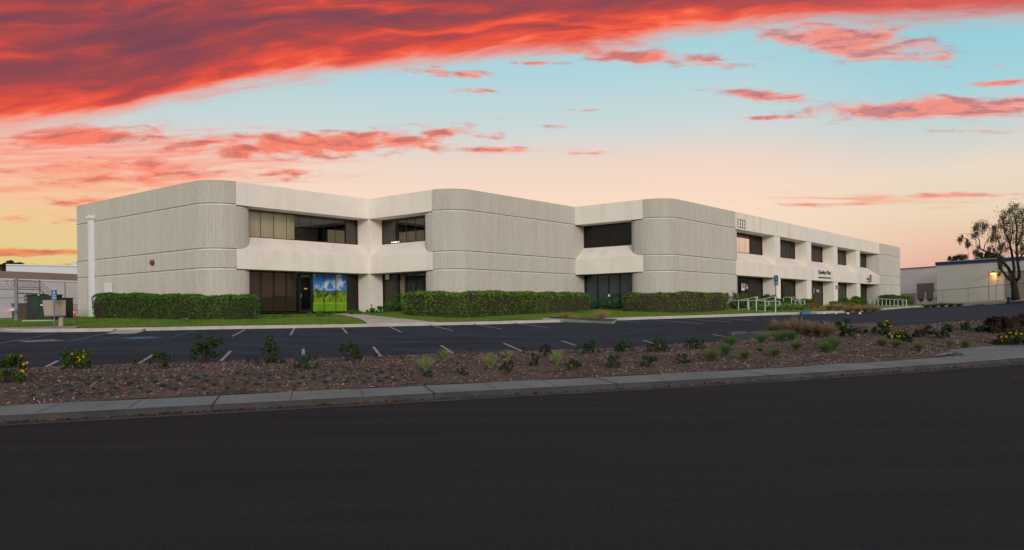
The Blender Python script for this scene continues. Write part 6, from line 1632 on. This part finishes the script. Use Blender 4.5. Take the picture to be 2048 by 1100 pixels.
def bed_leaf():
    s = rng.gauss(1, 8); f = min(1, max(.02, rng.gauss(.35, .3)))
    if not -20 < s < 24: return None
    return ST(s, lerp(tin(s), 24.4, f), zbed(s, f))
M_FALL = leafmat('fallen_leaf', [G_(0.200, 0.045, 0.035), G_(0.280, 0.085, 0.050), G_(0.130, 0.035, 0.030), G_(0.300, 0.150, 0.090), G_(0.160, 0.040, 0.050)], .7, 0)
flat_bits(1500, bed_leaf, .036, .022, M_FALL, 'fallen_leaves', .6, .022)
def gut_pt():
    c = rng.choice(((-6.0, 2.0), (-2.5, 2.2), (.5, 1.4), (2.5, 1.5), (6, 3), (12, 3), (17, 3), (21, 3), (24, 2), (-7, 3), (-3, 2)))
    s = rng.gauss(*c); t = 15.08 - abs(rng.gauss(0, .075))
    return ST(s, max(t, 14.82), zroad(s) - .008 + .01)
flat_bits(1100, gut_pt, .032, .02, leafmat('gutter_leaf', [G_(0.120, 0.030, 0.025), G_(0.180, 0.050, 0.035), G_(0.080, 0.025, 0.022), G_(0.200, 0.090, 0.060)], .8, 0), 'gutter_leaves', .7)
def lawn_pt():
    j = rng.random() * (len(f2d) - 1); i = int(j)
    if j > (len(f2d) - 1) * .84: return None
    f = rng.random() ** 1.3 * .9; a = f2d[i].lerp(f2d[i + 1], j - i); b = bd[i].lerp(bd[i + 1], j - i)
    p = Vector((lerp(a.x, b.x, f), lerp(a.y, b.y, f), lerp(a.z + .02, b.z, gz(f))))
    return p
path_poly = [(p.x, p.y) for p in gpx((664, 628.5), (690, 632), (718, 638), (733, 646), (735, 650.5), (880, 647.5), (845, 642.5), (800, 638), (750, 632.5), (702, 627.5))]
drv_poly = [(p.x, p.y) for p in gpx((-60, 659), (60, 655.5), (112, 652.5), (160, 654), (150, 659), (100, 661), (40, 664.5), (-60, 667))]
def inside(x, y, poly):
    c = False
    for (x0, y0), (x1, y1) in zip(poly, poly[1:] + poly[:1]):
        if (y0 > y) != (y1 > y) and x < (x1 - x0) * (y - y0) / (y1 - y0) + x0: c = not c
    return c
m = MB()
for i in range(26000):
    p = lawn_pt()
    if p is None or inside(p.x, p.y, path_poly) or inside(p.x, p.y, drv_poly): continue
    blade(m, p, Vector((rng.uniform(-.5, .5), rng.uniform(-.5, .5), 1)), rng.uniform(.05, .10), .022, .4, 2)
stuff(m.build('lawn_grass', leafmat('grass_blade', [G_(0.063, 0.158, 0.018), G_(0.092, 0.210, 0.022), G_(0.138, 0.255, 0.030), G_(0.081, 0.180, 0.020), G_(0.160, 0.160, 0.050)], .7)))

GROUPS = {'striped_grass': 'striped grass clumps in the mulch bed', 'grass_tuft': 'soft grass tufts in the mulch bed', 'fountain_grass': 'fountain grasses around the car park',
          'hedge': 'clipped hedges along the office block', 'palm_tree': 'palms behind the tall hall', 'traffic_cone': 'traffic cones by the flank wall', 'handrail': 'white pipe handrails',
          'sprig': 'dry sprigs on the bed rim', 'parking_sign': 'blue parking signs on posts', 'fence_sign': 'warning notices on the yard fence', 'weed': 'weeds at the foot of the shopfront'}
for o in list(COL.objects):
    if o.parent is None and 'category' in o and 'group' not in o:
        g_ = GROUPS.get(o.name.split('.')[0])
        if g_: o['group'] = g_
